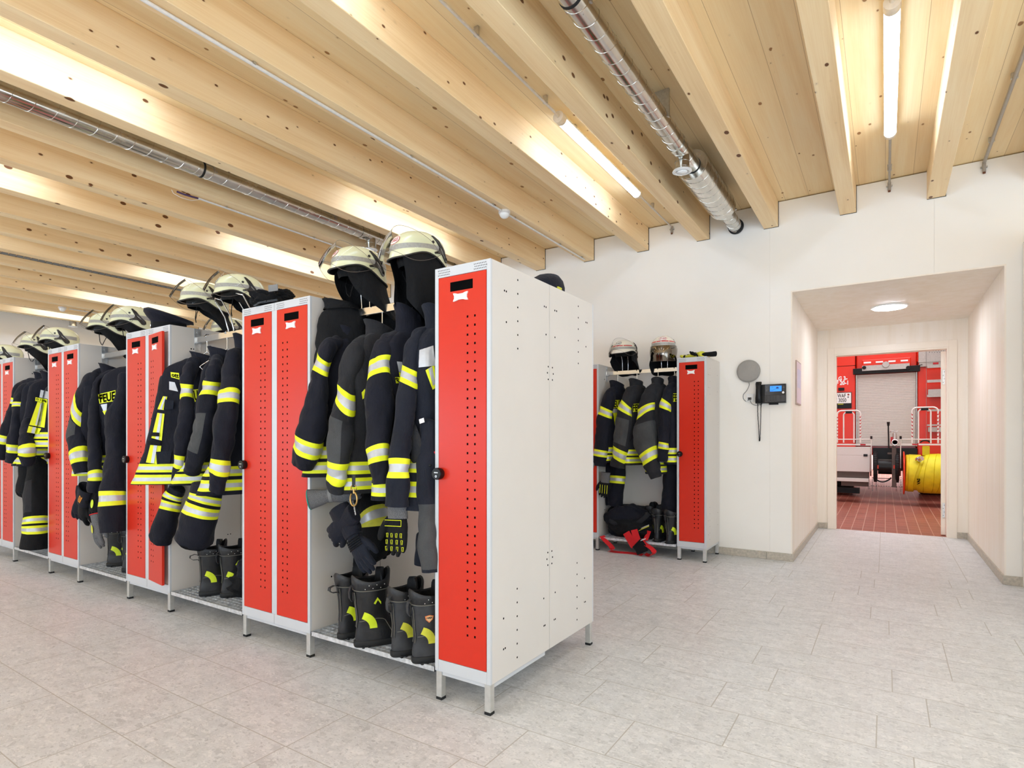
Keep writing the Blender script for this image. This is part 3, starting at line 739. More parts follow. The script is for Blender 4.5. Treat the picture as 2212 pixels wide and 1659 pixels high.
# stowage frame and ladder on the right
st = tb(MB(), T7(1610, 240, TY-.05), T7(2150, 470, TY-.05), TY-.05, TY+.02)
tb(st, T7(1620, 480, TY-.03), T7(2150, 545, TY-.03), TY-.03, TY+.02)
st.build('top_bracket', M['alu'], tr, bevel=.004)
dd = MB()
for i in range(13):
    dd.disc(T7(1800+i*22, 322-(i % 2)*22, TY-.052), (0, -1, 0), .006)
dd.disc(T7(1640, 540, TY-.052), (0, -1, 0), .01).disc(T7(1668, 537, TY-.052), (0, -1, 0), .01)
dd.build('bracket_hole', M['void'], tr)
tb(MB(), T7(1860, 500, TY-.045), T7(1955, 525, TY-.045), TY-.045, TY-.02).build('marker', M['tubered'], tr)
ld = thing('ladder', 'aluminium ladder on the back of the red fire engine', 'ladder', (T7(1750, 900).x, TY-.12, .9))
for x in (1755, 2290):
    tb(MB(), T7(x-11, 260, TY-.15), T8(1312 if x < 2000 else 1720, 300, TY-.15), TY-.15, TY-.10).build('side_rail', M['alu'], ld, bevel=.004)
for y, h in ((555, 22), (808, 24), (1062, 24), (1310, 24), (1565, 22)):
    tb(MB(), T7(1760, y-h/2, TY-.14), T7(2290, y+h/2, TY-.14), TY-.14, TY-.11).build('rung', M['alu'], ld)
for y0, y1 in ((960, 1045), (1600, 1680)):
    tb(MB(), T7(1775, y0, TY-.06), T7(2280, y1, TY-.06), TY-.09, TY-.005).build('bracket', M['alu'], ld)
# handle frames with red and white striping
def hoop(mb, x0, x1, ztop, zbot, y, r, rc, stripes):
    pts = [(x0, y, zbot)]
    n = 26; z1 = ztop-rc
    for i in range(1, n+1): pts.append((x0, y, zbot+(z1-zbot)*i/n))
    for i in range(1, 7): a = PI-i*PI/12; pts.append((x0+rc+rc*math.cos(a), y, z1+rc*math.sin(a)))
    pts.append((x1-rc, y, ztop))
    for i in range(1, 7): a = PI/2-i*PI/12; pts.append((x1-rc+rc*math.cos(a), y, z1+rc*math.sin(a)))
    for i in range(1, n+1): pts.append((x1, y, z1+(zbot-z1)*i/n))
    k = len(pts)
    def mf(i, j):
        if not stripes: return 0
        q = i if i < n else k-2-i
        return 1 if (4 <= q < n-1 and (q*2+j//2) % 6 < 2) else 0
    mb.tube(pts, r, 10, mf, up=(0, 1, 0)); return mb
for nm, lbx, xs_ in (('left', 'white red-striped handle frame at the left of the cart bar behind the fire engine', (225, 622, 335, 512, 1312)), ('right', 'white red-striped handle frame at the right of the cart bar near the ladder', (1502, 1948, 1612, 1822, 1285))):
    a0, a1, c0, c1, yt = xs_
    zt = T7(800, yt, RY).z; zb_ = T8(400, 335, RY).z
    h = thing('handle_frame', lbx, 'handle', (T7((a0+a1)/2, 900, RY).x, RY, zb_), group='striped handle frames behind the engine')
    hoop(MB(), T7(a0, 900, RY).x, T7(a1, 900, RY).x, zt, zb_, RY, .0135, .07, True).build('outer_hoop', [M['tubew'], M['tubered']], h)
    hoop(MB(), T7(c0, 900, RY).x, T7(c1, 900, RY).x, zt-.032, zb_, RY, .012, .05, False).build('inner_hoop', [M['tubew']], h)
    cx = T7((c0+c1)/2, 900, RY).x
    MB().box(cx-.05, RY-.02, zt-.05, cx+.05, RY+.02, zt-.012).build('clamp', M['black'], h)
# cart bar and left equipment box
eb = thing('equipment_box', 'white equipment box with a black latch hanging left behind the fire engine', 'box', (T8(300, 700).x, RY, T8(300, 890).z))
bxl = T8(-60, 390).x
tb(MB(), V((bxl, 0, T8(300, 495).z)), T8(592, 392), RY, RY+.4).build('lid', M['boxw'], eb, bevel=.006)
tb(MB(), V((bxl, 0, T8(300, 702).z)), T8(592, 499), RY, RY+.4).build('body', M['boxw'], eb, bevel=.006)
tb(MB(), T8(505, 480, RY-.01), T8(557, 510, RY-.01), RY-.012, RY).build('latch', M['black'], eb, bevel=.003)
tb(MB(), V((bxl, 0, T8(300, 792).z)), T8(575, 708), RY+.05, RY+.4).build('lower_panel', M['brown'], eb)
tb(MB(), V((bxl, 0, T8(300, 828).z)), T8(572, 794), RY-.02, RY+.4).build('step', M['boxw'], eb, bevel=.004)
tb(MB(), T8(215, 888), T8(565, 830), RY+.1, RY+.35).build('underside', M['brown'], eb)
bar = thing('cart_bar', 'white tubular bar with red stripes across the carts behind the fire engine', 'rail', (T8(600, 300).x, RY, T8(600, 300).z))
for xa, xb_ in ((-60, 602), (968, 1800)):
    MB().tube([T8(xa, 290), T8(xb_, 290)], .009, 8).build('upper_tube', M['tubew'], bar)
    m = MB(); A, B = T8(xa, 355), T8(xb_, 352)
    for i in range(10):
        p, q = A.lerp(B, i/10), A.lerp(B, (i+1)/10)
        m.box(p.x, RY-.01, A.z-.013, q.x, RY+.012, A.z+.013, 1 if i in (2, 8) else 0)
    m.build('striped_plank', [M['tubew'], M['tubered']], bar)
for x, y1 in ((605, 700), (980, 660)):
    MB().tube([T8(x, 262, RY-.03), T8(x, y1, RY-.03)], .008, 8, 0).build('post', [M['tubew']], bar)
    MB().tube([T8(x, 250, RY-.03), T8(x, 285, RY-.03)], .016, 10).build('knob', M['black'], bar)
    MB().tube([T8(x-4, 480, RY-.02), T8(x-8, 760, RY-.02)], .012, 8).build('stand', plain('stand_grey%d' % x, (110, 70, 60), .5), bar)
# wheeled hose reel in the middle
rl = thing('hose_reel_cart', 'black hose reel cart with two upright tyres behind the fire engine', 'cart', (T8(790, 700).x, RY+.1, T8(790, 900).z))
zc_ = (T8(660, 445).z+T8(660, 835).z)/2; rr_ = (T8(660, 445).z-T8(660, 835).z)/2
for x in (657, 937):
    cx = T8(x, 640).x; T = Matrix.Translation((cx, RY+.1, zc_)) @ Matrix.Rotation(PI/2, 4, 'Y')
    hw_ = .030
    prof = [(rr_*.72, -hw_*.8), (rr_*.9, -hw_), (rr_*.97, -hw_*.7), (rr_, -hw_*.3), (rr_, hw_*.3), (rr_*.97, hw_*.7), (rr_*.9, hw_), (rr_*.72, hw_*.8)]
    ty = MB().lathe(prof, T, 40, cap0=False, cap1=False)
    for i in range(40):
        a = 2*PI*i/40
        for sgn in (-1, 1):
            Mx = Matrix.Translation((cx+sgn*.012, RY+.1+rr_*math.cos(a), zc_+rr_*math.sin(a))) @ Matrix.Rotation(a, 4, 'X') @ Matrix.Rotation(.6*sgn, 4, 'Y')
            ty.obox(Mx, .022, .012, .010)
    wl_ = ty.build('tyre', M['tyre'], rl)
    MB().lathe([(.001, -.02), (rr_*.73, -.024), (rr_*.73, .024), (.001, .02)], T, 32).build('rim', M['black'], wl_)
x0, x1 = T8(690, 600).x, T8(905, 600).x
T = Matrix.Translation((x0, RY+.1, zc_)) @ Matrix.Rotation(PI/2, 4, 'Y')
MB().lathe([(.001, 0), (.13, 0), (.13, x1-x0), (.001, x1-x0)], T, 28).build('drum', M['black'], rl)
tb(MB(), T8(640, 790), T8(860, 800), RY+.05, RY+.2).build('cross_bar', M['black'], rl)
rgm = MB().tube([T8(630, 780, RY+.02)]+[T8(630+k*24, 780+55*math.sin(k*PI/10), RY+.02) for k in range(1, 10)]+[T8(860, 780, RY+.02)], .012, 8)
rgm.build('hoop', M['black'], rl)
tb(MB(), T8(868, 372, RY-.02), T8(925, 905, RY-.02), RY-.04, RY+.02).build('frame_post', M['brown'], rl, bevel=.004)
tb(MB(), T8(812, 460, RY-.02), T8(870, 482, RY-.02), RY-.03, RY+.02).build('frame_arm', M['brown'], rl)
for x in (690, 897):
    tb(MB(), T8(x-9, 620, RY-.02), T8(x+9, 665, RY-.02), RY-.06, RY).build('reflector', M['orange'], rl)
lv = MB().tube([T8(828, 400, RY-.03), T8(823, 115, RY-.03)], .011, 8)
lv.tube([T8(823, 118, RY-.03), T8(823, 68, RY-.03)], [.017, .024], 12)
lv.build('lever', M['black'], rl)
for x, y1 in ((575, 930), (620, 955), (668, 945), (925, 960), (985, 960)):
    ch = MB(); a, c = T8(x, 770, RY+.03), T8(x, y1, RY+.03)
    nn = 9
    for i in range(nn):
        p = a.lerp(c, (i+.5)/nn); ch.box(p.x-.008, RY+.03, p.z-.008, p.x+.008, RY+.046, p.z+.006)
    ch.build('chain', M['grey'], rl)
tb(MB(), T8(625, 400, TY-.02), T8(1195, 700, TY-.02), TY-.05, TY+.1).build('hitch_panel', M['black'], tr)
vl = thing('hydrant_valve', 'metal valve with a red hand wheel above the hose reel cart', 'valve', T8(900, 370, RY-.08))
vc = T8(908, 330, RY-.10)
MB().tube([T8(905, 375, RY-.06), T8(903, 215, RY-.06)], [.028, .03], 14).tube([T8(905, 240, RY-.06), T8(903, 175, RY-.06)], .012, 10).build('body', M['steel'], vl)
Tm = Matrix.Translation(vc) @ Matrix.Rotation(PI/2, 4, 'X')
MB().lathe([(.034, -.05), (.052, -.04), (.052, .02), (.036, .02), (.034, -.04)], Tm, 24, cap0=False, cap1=False).build('outlet', M['chrome'], vl)
MB().disc(vc+V((0, -.005, 0)), (0, -1, 0), .036, 0, 20).build('outlet_bore', M['void'], vl)
tb(MB(), T8(852, 260, RY-.07), T8(884, 345, RY-.07), RY-.08, RY-.04).build('side_port', M['tubered'], vl, bevel=.004)
hc = T8(895, 190, RY-.06); MB().tube([hc+V((.055*math.cos(a), .03*math.sin(a), .012*math.cos(a*3))) for a in [2*PI*q/20 for q in range(20)]], .006, 8, closed=True).tube([hc+V((-.055, 0, 0)), hc+V((.055, 0, 0))], .005, 6).build('hand_wheel', M['steel'], vl)
# yellow flat hose rolled on an orange reel
hr = thing('hose_reel', 'orange reel wound with a thick yellow fire hose right of the carts', 'hose reel', (T8(1280, 730).x, RY+.1, T8(1280, 985).z))
cz = (T8(1280, 490).z+T8(1280, 970).z)/2; R0 = (T8(1280, 480).z-T8(1280, 975).z)/2
xa = T8(1022, 700).x
T = Matrix.Translation((xa, RY+.1, cz)) @ Matrix.Rotation(PI/2, 4, 'Y')
MB().lathe([(.05, -.012), (R0*1.12, -.010), (R0*1.14, 0), (R0*1.12, .010), (.05, .012)], T, 48).build('flange', M['orange'], hr)
hm = MB()
prof = []
xs2 = [(1040, .93), (1050, .96), (1075, .97), (1078, .95), (1080, .985), (1180, .975), (1184, .94), (1186, .9), (1225, .9), (1240, .99), (1290, 1.02), (1294, .99), (1297, 1.025), (1398, 1.03), (1402, 1.0), (1405, 1.035), (1470, 1.03), (1474, 1.0), (1478, 1.03), (1600, 1.02), (1800, 1.0), (1810, .9)]
rings = []
for xx, q in xs2:
    cx = T8(xx, 700).x
    ring = []
    for j in range(56):
        a = 2*PI*j/56; wob = 1+.012*noise.noise(V((cx*5, math.cos(a)*1.5, math.sin(a)*1.5)))
        shear = .05*math.sin(a)+.02*math.sin(2*a+cx*9)
        ring.append((cx+shear*(1 if 1080 < xx < 1800 else .2), RY+.1+R0*q*wob*math.cos(a), cz+R0*q*wob*math.sin(a)))
    rings.append(ring)
hm.loft(rings, 0).build('hose', M['hose'], hr)
cp = T8(1225, 570, RY-.20)
MB().tube([cp+V((-.035, .06, .02)), cp+V((.03, 0, .05))], [.036, .04], 16).tube([cp+V((-.01, .03, .03)), cp+V((-.004, .02, .034))], .044, 16).build('coupling', M['chrome'], hr)
text_mb('VAS', .055, 1, .003).xf(frame(T8(1212, 830, RY-.235), (0, .1, 1), (-1, 0, 0))).build('lettering', M['void'], hr)
tb(MB(), T8(1258, 375, RY+.1), T8(1352, 500, RY+.1), RY+.08, RY+.13).build('strap', M['hose'], hr, bevel=.01)
pts = [T8(1235+60*(1-math.cos(a)), 335-30*math.sin(a), RY+.05) for a in [q*PI/10 for q in range(11)]]
MB().tube(pts, .012, 8).build('carry_handle', M['black'], hr)
# engine tyres and a floor drain
for x0, x1, y0, y1, nm in ((-300, 375, 860, 985, 'dark'), (1215, 1900, 900, 1028, 'dark')):
    a, c = T8(x0, y0, 14.2), T8(x1, y1, 14.2)
    T = Matrix.Translation((min(a.x, c.x), 14.4, .5)) @ Matrix.Rotation(PI/2, 4, 'Y')
    wd_ = abs(c.x-a.x)
    MB().lathe([(.3, 0), (.48, .0), (.5, .04), (.5, wd_-.04), (.48, wd_), (.3, wd_)], T, 48).build('wheel', M['tyre'], tr)
tb(MB(), T8(130, 900, 13.2), T8(455, 985, 13.2), 13.2, 13.5).build('mudflap', M['black'], tr)
dr = thing('floor_drain', 'slotted drain strip in the red tiled hall floor under the fire engine', 'drain', (0, 16.0, .0))
g = MB().box(-1.2, 15.94, .001, 1.2, 16.06, .004, 0)
for i in range(48): g.box(-1.19+i*.05, 15.955, .003, -1.165+i*.05, 16.045, .006, 1)
g.build('grate', [M['boxw'], M['void']], dr)
# ================================================================ cloth and gear materials
def cloth(name, rgb, rough=.85, var=.25, sheen=.15):
    t = NT(name); vec = t.coord()
    c = s2l(rgb); big = t.noise(vec, 7, 4, .6); fine = t.noise(vec, 420, 2)
    lo = tuple(x*(1-var) for x in c[:3])+(1,); hi = tuple(x*(1+var) for x in c[:3])+(1,)
    t.set(t.ramp(t.math('ADD', t.math('MULTIPLY', big, .6), t.math('MULTIPLY', fine, .4)), [(.35, lo), (.65, hi)]), rough, 0, .25)
    t.b.inputs['Sheen Weight'].default_value = sheen*.35; t.b.inputs['Sheen Roughness'].default_value = .4
    wr = t.noise(t.coord((1, 1, .5)), 26, 5, .62, .9)
    t.bump(t.math('ADD', t.math('MULTIPLY', wr, 1.0), t.math('MULTIPLY', fine, .06)), .55, .012); return t.m
M['navy'] = cloth('navy_cloth', (22, 23, 33))
M['navy2'] = cloth('dark_blue_cloth', (27, 30, 40))
M['char'] = cloth('charcoal_cloth', (38, 38, 41))
M['blackc'] = cloth('black_cloth', (15, 15, 17), sheen=.05)
M['knee'] = cloth('grey_padding', (66, 67, 68), .7)
M['lining'] = cloth('black_lining', (12, 12, 13), sheen=0)
M['yel'] = plain('fluorescent_yellow', (232, 240, 24), .6, var=.05, scale=30)
M['sil'] = plain('reflective_silver', (186, 188, 192), .38, .25, var=.05, scale=60)
M['yelold'] = plain('worn_yellow', (206, 204, 60), .6, var=.12, scale=30)
M['leather'] = plain('black_leather', (22, 22, 24), .45, var=.35, scale=20, bump=.5)
M['leather2'] = plain('scuffed_leather', (46, 47, 50), .6, var=.5, scale=14, bump=.25)
M['stitch'] = plain('grey_stitch', (104, 102, 94), .7)
M['lime'] = plain('lime_patch', (212, 232, 40), .5, var=.05)
M['redstrap'] = cloth('red_strap', (206, 34, 40), .7, .15)
M['helm'] = plain('luminous_helmet', (228, 230, 196), .22, spec=.6, var=.01, scale=5)
M['helmw'] = plain('ivory_helmet', (240, 234, 220), .22, spec=.6, var=.01, scale=5)
M['bandr'] = plain('helmet_band', (168, 168, 166), .4, .3, var=.1, scale=80)
M['bandred'] = plain('helmet_red_band', (200, 36, 40), .35)
M['emb_w'] = plain('emblem_white', (244, 242, 238), .4, var=.01)
M['emb_r'] = plain('emblem_red', (196, 40, 56), .4)
M['emb_k'] = plain('emblem_black', (40, 40, 44), .4)
M['bracket'] = plain('visor_bracket', (44, 40, 38), .5)
def visormat(name, tint, refl, rough=.03):
    t = NT(name); nt = t.t
    tr_ = t.n('ShaderNodeBsdfTransparent'); tr_.inputs[0].default_value = tint
    gl = t.n('ShaderNodeBsdfGlossy'); gl.inputs['Roughness'].default_value = rough; gl.inputs[0].default_value = (1, 1, 1, 1)
    lw = t.n('ShaderNodeLayerWeight'); lw.inputs['Blend'].default_value = refl
    mx = t.n('ShaderNodeMixShader'); t.l(lw.outputs['Fresnel'], mx.inputs[0]); t.l(tr_.outputs[0], mx.inputs[1]); t.l(gl.outputs[0], mx.inputs[2])
    t.l(mx.outputs[0], nt.nodes['Material Output'].inputs[0]); return t.m
M['visor'] = visormat('clear_visor', (.95, .95, .93, 1), .14)
M['vrim'] = plain('visor_rim', (112, 100, 90), .3)
M['mirror'] = plain('mirrored_visor', (120, 112, 102), .06, 1.0, var=.02)

# ================================================================ helmets (front towards local -Y)
def helm_pt(phi, t, k=1.0):
    """phi: azimuth from the front; t: 0 apex .. 1 widest line .. 2 rim"""
    fx, fy = math.sin(phi), -math.cos(phi)
    ay = .162 if fy < 0 else .160
    if t <= 1:
        r = math.sin(t*PI/2)**.86; z = .112*math.cos(t*PI/2)**.92
        fl = 0
    else:
        q = t-1; c = math.cos(phi)
        zr = -.058 if abs(phi) < .7 else None
        # rim height: low at the front brim, arched over the ear, lowest at the nape
        a = abs(phi)/PI
        zr = -.052+(.026 if True else 0)*math.exp(-((a-.42)/.16)**2)-.042*(1/(1+math.exp(-(a-.62)/.05)))
        z = zr*q; r = 1+q*q*(.10 if a < .3 else (.04+.06*abs(math.cos(phi))))
        if a > .5: r = 1+q*q*.06
    return V((fx*.128*r*k, fy*ay*r*k, z+(.0 if k >= 1 else -.004)))
def make_helmet(label, group, style='std', loc=(0, 0, 0), rot=(0, 0, 0)):
    t = thing('fire_helmet', label, 'helmet', loc, rot, group); LOCS[t.name] = (0, 0, 0)
    N = 48; T1 = [.04, .15, .3, .45, .6, .75, .88, 1, 1.15, 1.35, 1.6, 1.85, 2.0]
    shellm = M['helm'] if style in ('std', 'dark') else M['helmw']
    phis = [2*PI*j/N-PI for j in range(N)]
    outer = [[helm_pt(p, q) for p in phis] for q in T1]
    sh = MB().loft(outer, 0, True, False)
    tree = bvh(sh)
    inner = [[helm_pt(p, q, .955) for p in phis] for q in reversed(T1)]
    sh.loft([outer[-1], inner[0]], 1, False, False).loft(inner, 1, False, True)
    sh.build('shell', [shellm, M['lining']], t)
    MB().tube([p+V((0, 0, -.001)) for p in outer[-1]], .0045, 8, closed=True).build('rim_trim', M['bracket'], t)
    def onshell(phi, tt, off):
        p = helm_pt(phi, tt); c = V((0, p.y*.15, -.02)); return p+(p-c).normalized()*off
    bd = MB()
    ph = [-PI*.93+2*PI*.93*i/60 for i in range(61)]
    rows = [.90, .97, 1.05, 1.14]
    vsr = [[onshell(p, q, .0012) for q in rows] for p in ph]
    vs_ = [p for r in vsr for p in r]; n = len(rows)
    bd.add(vs_, [(i*n+j, (i+1)*n+j, (i+1)*n+j+1, i*n+j+1) for i in range(60) for j in range(n-1)], 0, True)
    bd.build('reflective_band', M['bandr'], t)
    if style not in ('std', 'dark'):
        b2 = MB(); rows2 = [.80, .86]
        for a0, a1 in ((-1.3, -.62), (-.56, -.18), (-.12, .5), (.55, 1.3)):
            k = 12; g = [onshell(a0+(a1-a0)*i/k, q, .0016) for i in range(k+1) for q in rows2]
            b2.add(g, [(i*2, i*2+2, i*2+3, i*2+1) for i in range(k)], 0, True)
        b2.build('red_band', M['bandred'], t)
    # oval emblem with lettering, pressed onto the forehead
    ez, ey = .046, -.2
    if style not in ('std', 'dark'): ez = .062
    colm = M['emb_k'] if style in ('dark', 'w1') else M['emb_r']
    def oval(rx, rz, off):
        m = MB(); c = [V((0, ey, ez))]; rings = [[V((q*rx*math.cos(2*PI*j/32), ey, ez+q*rz*math.sin(2*PI*j/32))) for j in range(32)] for q in (.03, .4, .75, 1)]
        m.loft(rings, 0, True, False); return conform(m, tree, (0, 1, 0), off, .3)
    e0 = oval(.041, .0235, .0022).build('emblem', colm, t)
    oval(.038, .0208, .0028).build('emblem_field', M['emb_w'], e0)
    tx = text_mb('TLG3', .027, 1.0, .0008).xf(frame((0, ey, ez), (1, 0, 0), (0, 0, 1)))
    conform(tx, tree, (0, 1, 0), .0038, .3).build('lettering', colm, e0)
    for s in (-1, 1):
        # Y-shaped visor bracket along the side
        pr = [(.018, .074), (.030, .076), (.060, .050), (.080, .022), (.098, .0), (.122, -.026), (.124, -.046), (.112, -.058), (.098, -.056), (.086, -.040), (.072, -.022), (.052, -.022), (.030, -.024), (.016, -.028), (.012, -.018), (.030, -.012), (.048, -.004), (.054, .014), (.040, .038)]
        def side(y, z, off):
            h = tree.ray_cast(V((s*.4, y, z)), V((-s, 0, 0)))
            x = h[0].x if h[0] is not None else s*.105
            return V((x+s*off, y, z))
        a = [side(y, z, .001) for y, z in pr]; b = [side(y, z, .009) for y, z in pr]
        if s < 0: a.reverse(); b.reverse()
        n = len(a); m = MB().add(a+b, [tuple(range(n, 2*n)), tuple(reversed(range(n)))]+[(i, (i+1) % n, n+(i+1) % n, n+i) for i in range(n)])
        m.disc(side(.108, -.038, .0095), (s, 0, 0), .008, 1, 14).disc(side(.024, -.022, .0095), (s, 0, 0), .005, 1, 10)
        m.build('visor_bracket', [M['bracket'], M['black']], t)
        MB().lathe([(.008, 0), (.008, .004), (.005, .005), (.001, .005)], Matrix.Translation(side(.012, .036, 0)) @ Matrix.Rotation(s*PI/2, 4, 'Y'), 14).build('bolt', M['bracket'], t)
    # face shield on pivots: flipped up (or down)
    ang = {'std': -34, 'dark': -34, 'w1': -34, 'down': 4}[style]
    R = Matrix.Translation((0, .04, -.01)) @ Matrix.Rotation(math.radians(ang), 4, 'X') @ Matrix.Translation((0, -.04, .01))
    nu, nv = 34, 10; grid = []
    for i in range(nu+1):
        th = math.radians(-96+192*i/nu); e = abs(math.degrees(th))/96
        low = -.168*(1-max(0, (e-.55)/.45)**2.2*.80); top = .0-.022*max(0, (e-.75)/.25)
        for j in range(nv+1):
            z = low+(top-low)*j/nv; bul = 1+.05*math.sin(PI*j/nv)
            grid.append(R @ V((math.sin(th)*.143*bul, .03-math.cos(th)*.213*bul, z)))
    vm = MB().add(grid, [(i*(nv+1)+j, (i+1)*(nv+1)+j, (i+1)*(nv+1)+j+1, i*(nv+1)+j+1) for i in range(nu) for j in range(nv)], 0, True)
    vo = vm.build('visor', M['mirror'] if style == 'down' else M['visor'], t)
    edge = [grid[i*(nv+1)] for i in range(nu+1)]+[grid[nu*(nv+1)+j] for j in range(1, nv+1)]+[grid[i*(nv+1)+nv] for i in range(nu-1, -1, -1)]+[grid[j] for j in range(nv-1, 0, -1)]
    MB().tube(edge, .0011, 6, closed=True).build('visor_edge', M['vrim'], vo)
    return t
def neck_guard(t, drop=.15, flare=.03, a0=1.15, seed=1, back=0.0, fold=.012):
    rows = []
    na = 36
    for k in range(9):
        q = k/8; r = []
        for i in range(na+1):
            a = a0+(2*PI-2*a0)*i/na
            p = helm_pt(((a+PI) % (2*PI))-PI, 1.9)*.95 if False else helm_pt(((a+PI) % (2*PI))-PI, 1.9)
            e = min(1, min(i, na-i)/7)
            nn = noise.noise(V((math.cos(a)*2, math.sin(a)*2, q*1.4+seed*5)))
            d = V((p.x, p.y, 0)).normalized()
            r.append(V((p.x*.95, p.y*.95, p.z+.01))+d*(flare*q+nn*fold*q*2)+V((0, back*q*q, -drop*q*(.55+.45*e)+nn*.02*q)))
        rows.append(r)
    m = MB(); n = na+1
    o = [p for r in rows for p in r]; b = len(o)
    inn = [p-V((p.x, p.y, 0)).normalized()*.005 for p in o]
    fs = [(i*n+j, i*n+j+1, (i+1)*n+j+1, (i+1)*n+j) for i in range(8) for j in range(na)]
    m.add(o, fs, 0, True); m.add(inn, [tuple(reversed(f)) for f in fs], 0, True)
    m.build('neck_guard', M['blackc'], t)
    lin = MB().lathe([(.001, .05), (.07, .035), (.098, -.01), (.104, -.05), (.095, -.085)], Matrix.Diagonal((1, 1.2, 1, 1)), 24, cap0=True, cap1=False)
    lin.displace(.006, 30, seed).build('liner', M['lining'], t)
    for s in (-1, 1):
        MB().tube([(s*.10, -.03, -.03), (s*.085, -.05, -.10), (s*.04, -.055, -.16), (s*.008, -.05, -.185)], (.009, .0016) if False else .003, 6).build('chin_strap', M['blackc'], t)
    return t
HG = 'fire helmets on the lockers and hooks'
def hooks(label, x, y, z, ztop, lean=.05):
    t = thing('helmet_hook', label, 'hook', (x, y, z), group='steel wire helmet hooks on the rails')
    for s in (-1, 1):
        MB().tube([(x+s*.03, y-.016, z-.004), (x+s*.03, y-.016, z+.01), (x+s*.032, y-lean*.4, z+(ztop-z)*.5), (x+s*.036, y-lean, ztop)], .004, 8).build('wire', M['chrome'], t)
    MB().tube([(x-.036, y-lean, ztop), (x, y-lean-.02, ztop+.012), (x+.036, y-lean, ztop)], .004, 8).build('wire', M['chrome'], t)
    return t
def put_helmet(label, u, v, Y, yaw=-28, pitch=0, roll=0, style='std', drop=.14, flare=.02, seed=1, back=0, a0=1.15, scale=.89, group=HG, fold=.012):
    p = W(u, v, Y)
    t = make_helmet(label, group, style, p, (math.radians(pitch), math.radians(roll), math.radians(yaw)))
    t.scale = (scale,)*3
    neck_guard(t, drop*1.25, flare, a0, seed, back, fold); return t
# (u, v) is where the widest line of the shell is centred
put_helmet('pale helmet with raised clear visor above the first bay, dark cloth falling to its right', 776, 577, 2.10, -22, -2, drop=.25, flare=.05, seed=2, back=.12, a0=.85)
put_helmet('pale helmet with raised clear visor beside the near end locker, long dark neck cloth', 903, 548, 2.10, -12, 4, drop=.34, flare=-.02, seed=5, fold=.02, a0=.5)
hooks('wire hook under the helmet beside the near end locker', -1.84, 2.13, 1.843, 2.04)
hooks('wire hook under the left helmet above the first bay', -2.29, 2.13, 1.843, 2.0)
put_helmet('pale helmet with raised visor over the second bay, left one beside the gloves', 443, 645, 2.10, -30, -3, 2, drop=.13, seed=3, back=.07, style='dark')
put_helmet('pale helmet with raised visor right in front of the black gloves on the locker', 519, 628, 2.10, -30, -1, 1, drop=.13, seed=7, back=.05, style='dark')
hooks('wire hook under the left helmet of the second bay', -3.53, 2.13, 1.843, 2.02, .10)
hooks('wire hook under the helmet in front of the black gloves', -3.30, 2.13, 1.843, 2.02, .10)
put_helmet('pale helmet beside the peaked cap over the third bay', 287, 691, 2.08, -40, 0, drop=.10, seed=4)
put_helmet('pale helmet with raised visor half hidden behind the one by the peaked cap', 238, 703, 2.12, -40, -4, drop=.20, seed=6, back=.12, flare=-.01)
hooks('wire hooks under the helmets of the third bay', -4.80, 2.13, 1.843, 2.0, .09)
put_helmet('pale helmet with raised visor over the fourth bay, the right one of the left pair', 130, 732, 2.08, -44, -2, drop=.10, seed=8)
put_helmet('pale helmet with raised visor behind the right one over the fourth bay', 85, 745, 2.12, -44, -6, drop=.17, seed=9, back=.09)
put_helmet('pale helmet cut off by the left edge of the photo', 14, 766, 2.08, -50, -4, drop=.08, seed=11)
put_helmet('pale helmet on the back row seen in the gap under the second bay helmets', 497, 712, 2.80, -20, 0, drop=.08, seed=12, style='dark')
put_helmet('ivory helmet on the back row peeping out beside the near end locker', 938, 664, 2.80, 160, 0, drop=.08, seed=13, style='down')
put_helmet('ivory helmet with red band and raised clear visor in the bay against the back wall', 1349, 756, 5.52, -8, 2, style='w1', drop=.17, flare=.03, seed=3, group='ivory helmets against the back wall')
put_helmet('ivory helmet with red band and lowered mirrored visor beside the narrow wall locker', 1433, 748, 5.54, 16, 0, style='down', drop=.19, flare=.015, seed=4, group='ivory helmets against the back wall')
hooks('wire hook under the ivory helmet with raised visor', -2.24, 5.60, 1.843, 2.03)
hooks('wire hook under the ivory helmet with mirrored visor', -1.83, 5.60, 1.843, 2.0)

# ================================================================ fire boots (heel at the origin, toe towards +Y)
def boot_ring(z, y0, y1, w, n=36, back=.0, tw=0.0, zf=None):
    L = (y1-y0)/2; c = (y0+y1)/2; out = []
    for j in range(n):
        a = 2*PI*j/n; ca, sa = math.cos(a), math.sin(a)
        y = c+L*math.copysign(abs(ca)**.9, ca)
        x = w*math.copysign(abs(sa)**.82, sa)*(1+.10*ca*(1 if L > .09 else 0))
        out.append(V((x+tw*ca, y, z+(zf(ca, sa) if zf else 0))))
    return out
BOOTROWS = [(.028, -.002, .292, .050), (.045, -.004, .292, .050), (.062, -.002, .284, .049), (.078, .0, .268, .048), (.092, .002, .24, .046), (.106, .004, .20, .045), (.122, .006, .172, .045), (.14, .006, .158, .046), (.165, .004, .150, .050), (.20, .0, .147, .055), (.24, -.004, .148, .058), (.27, -.008, .150, .060)]
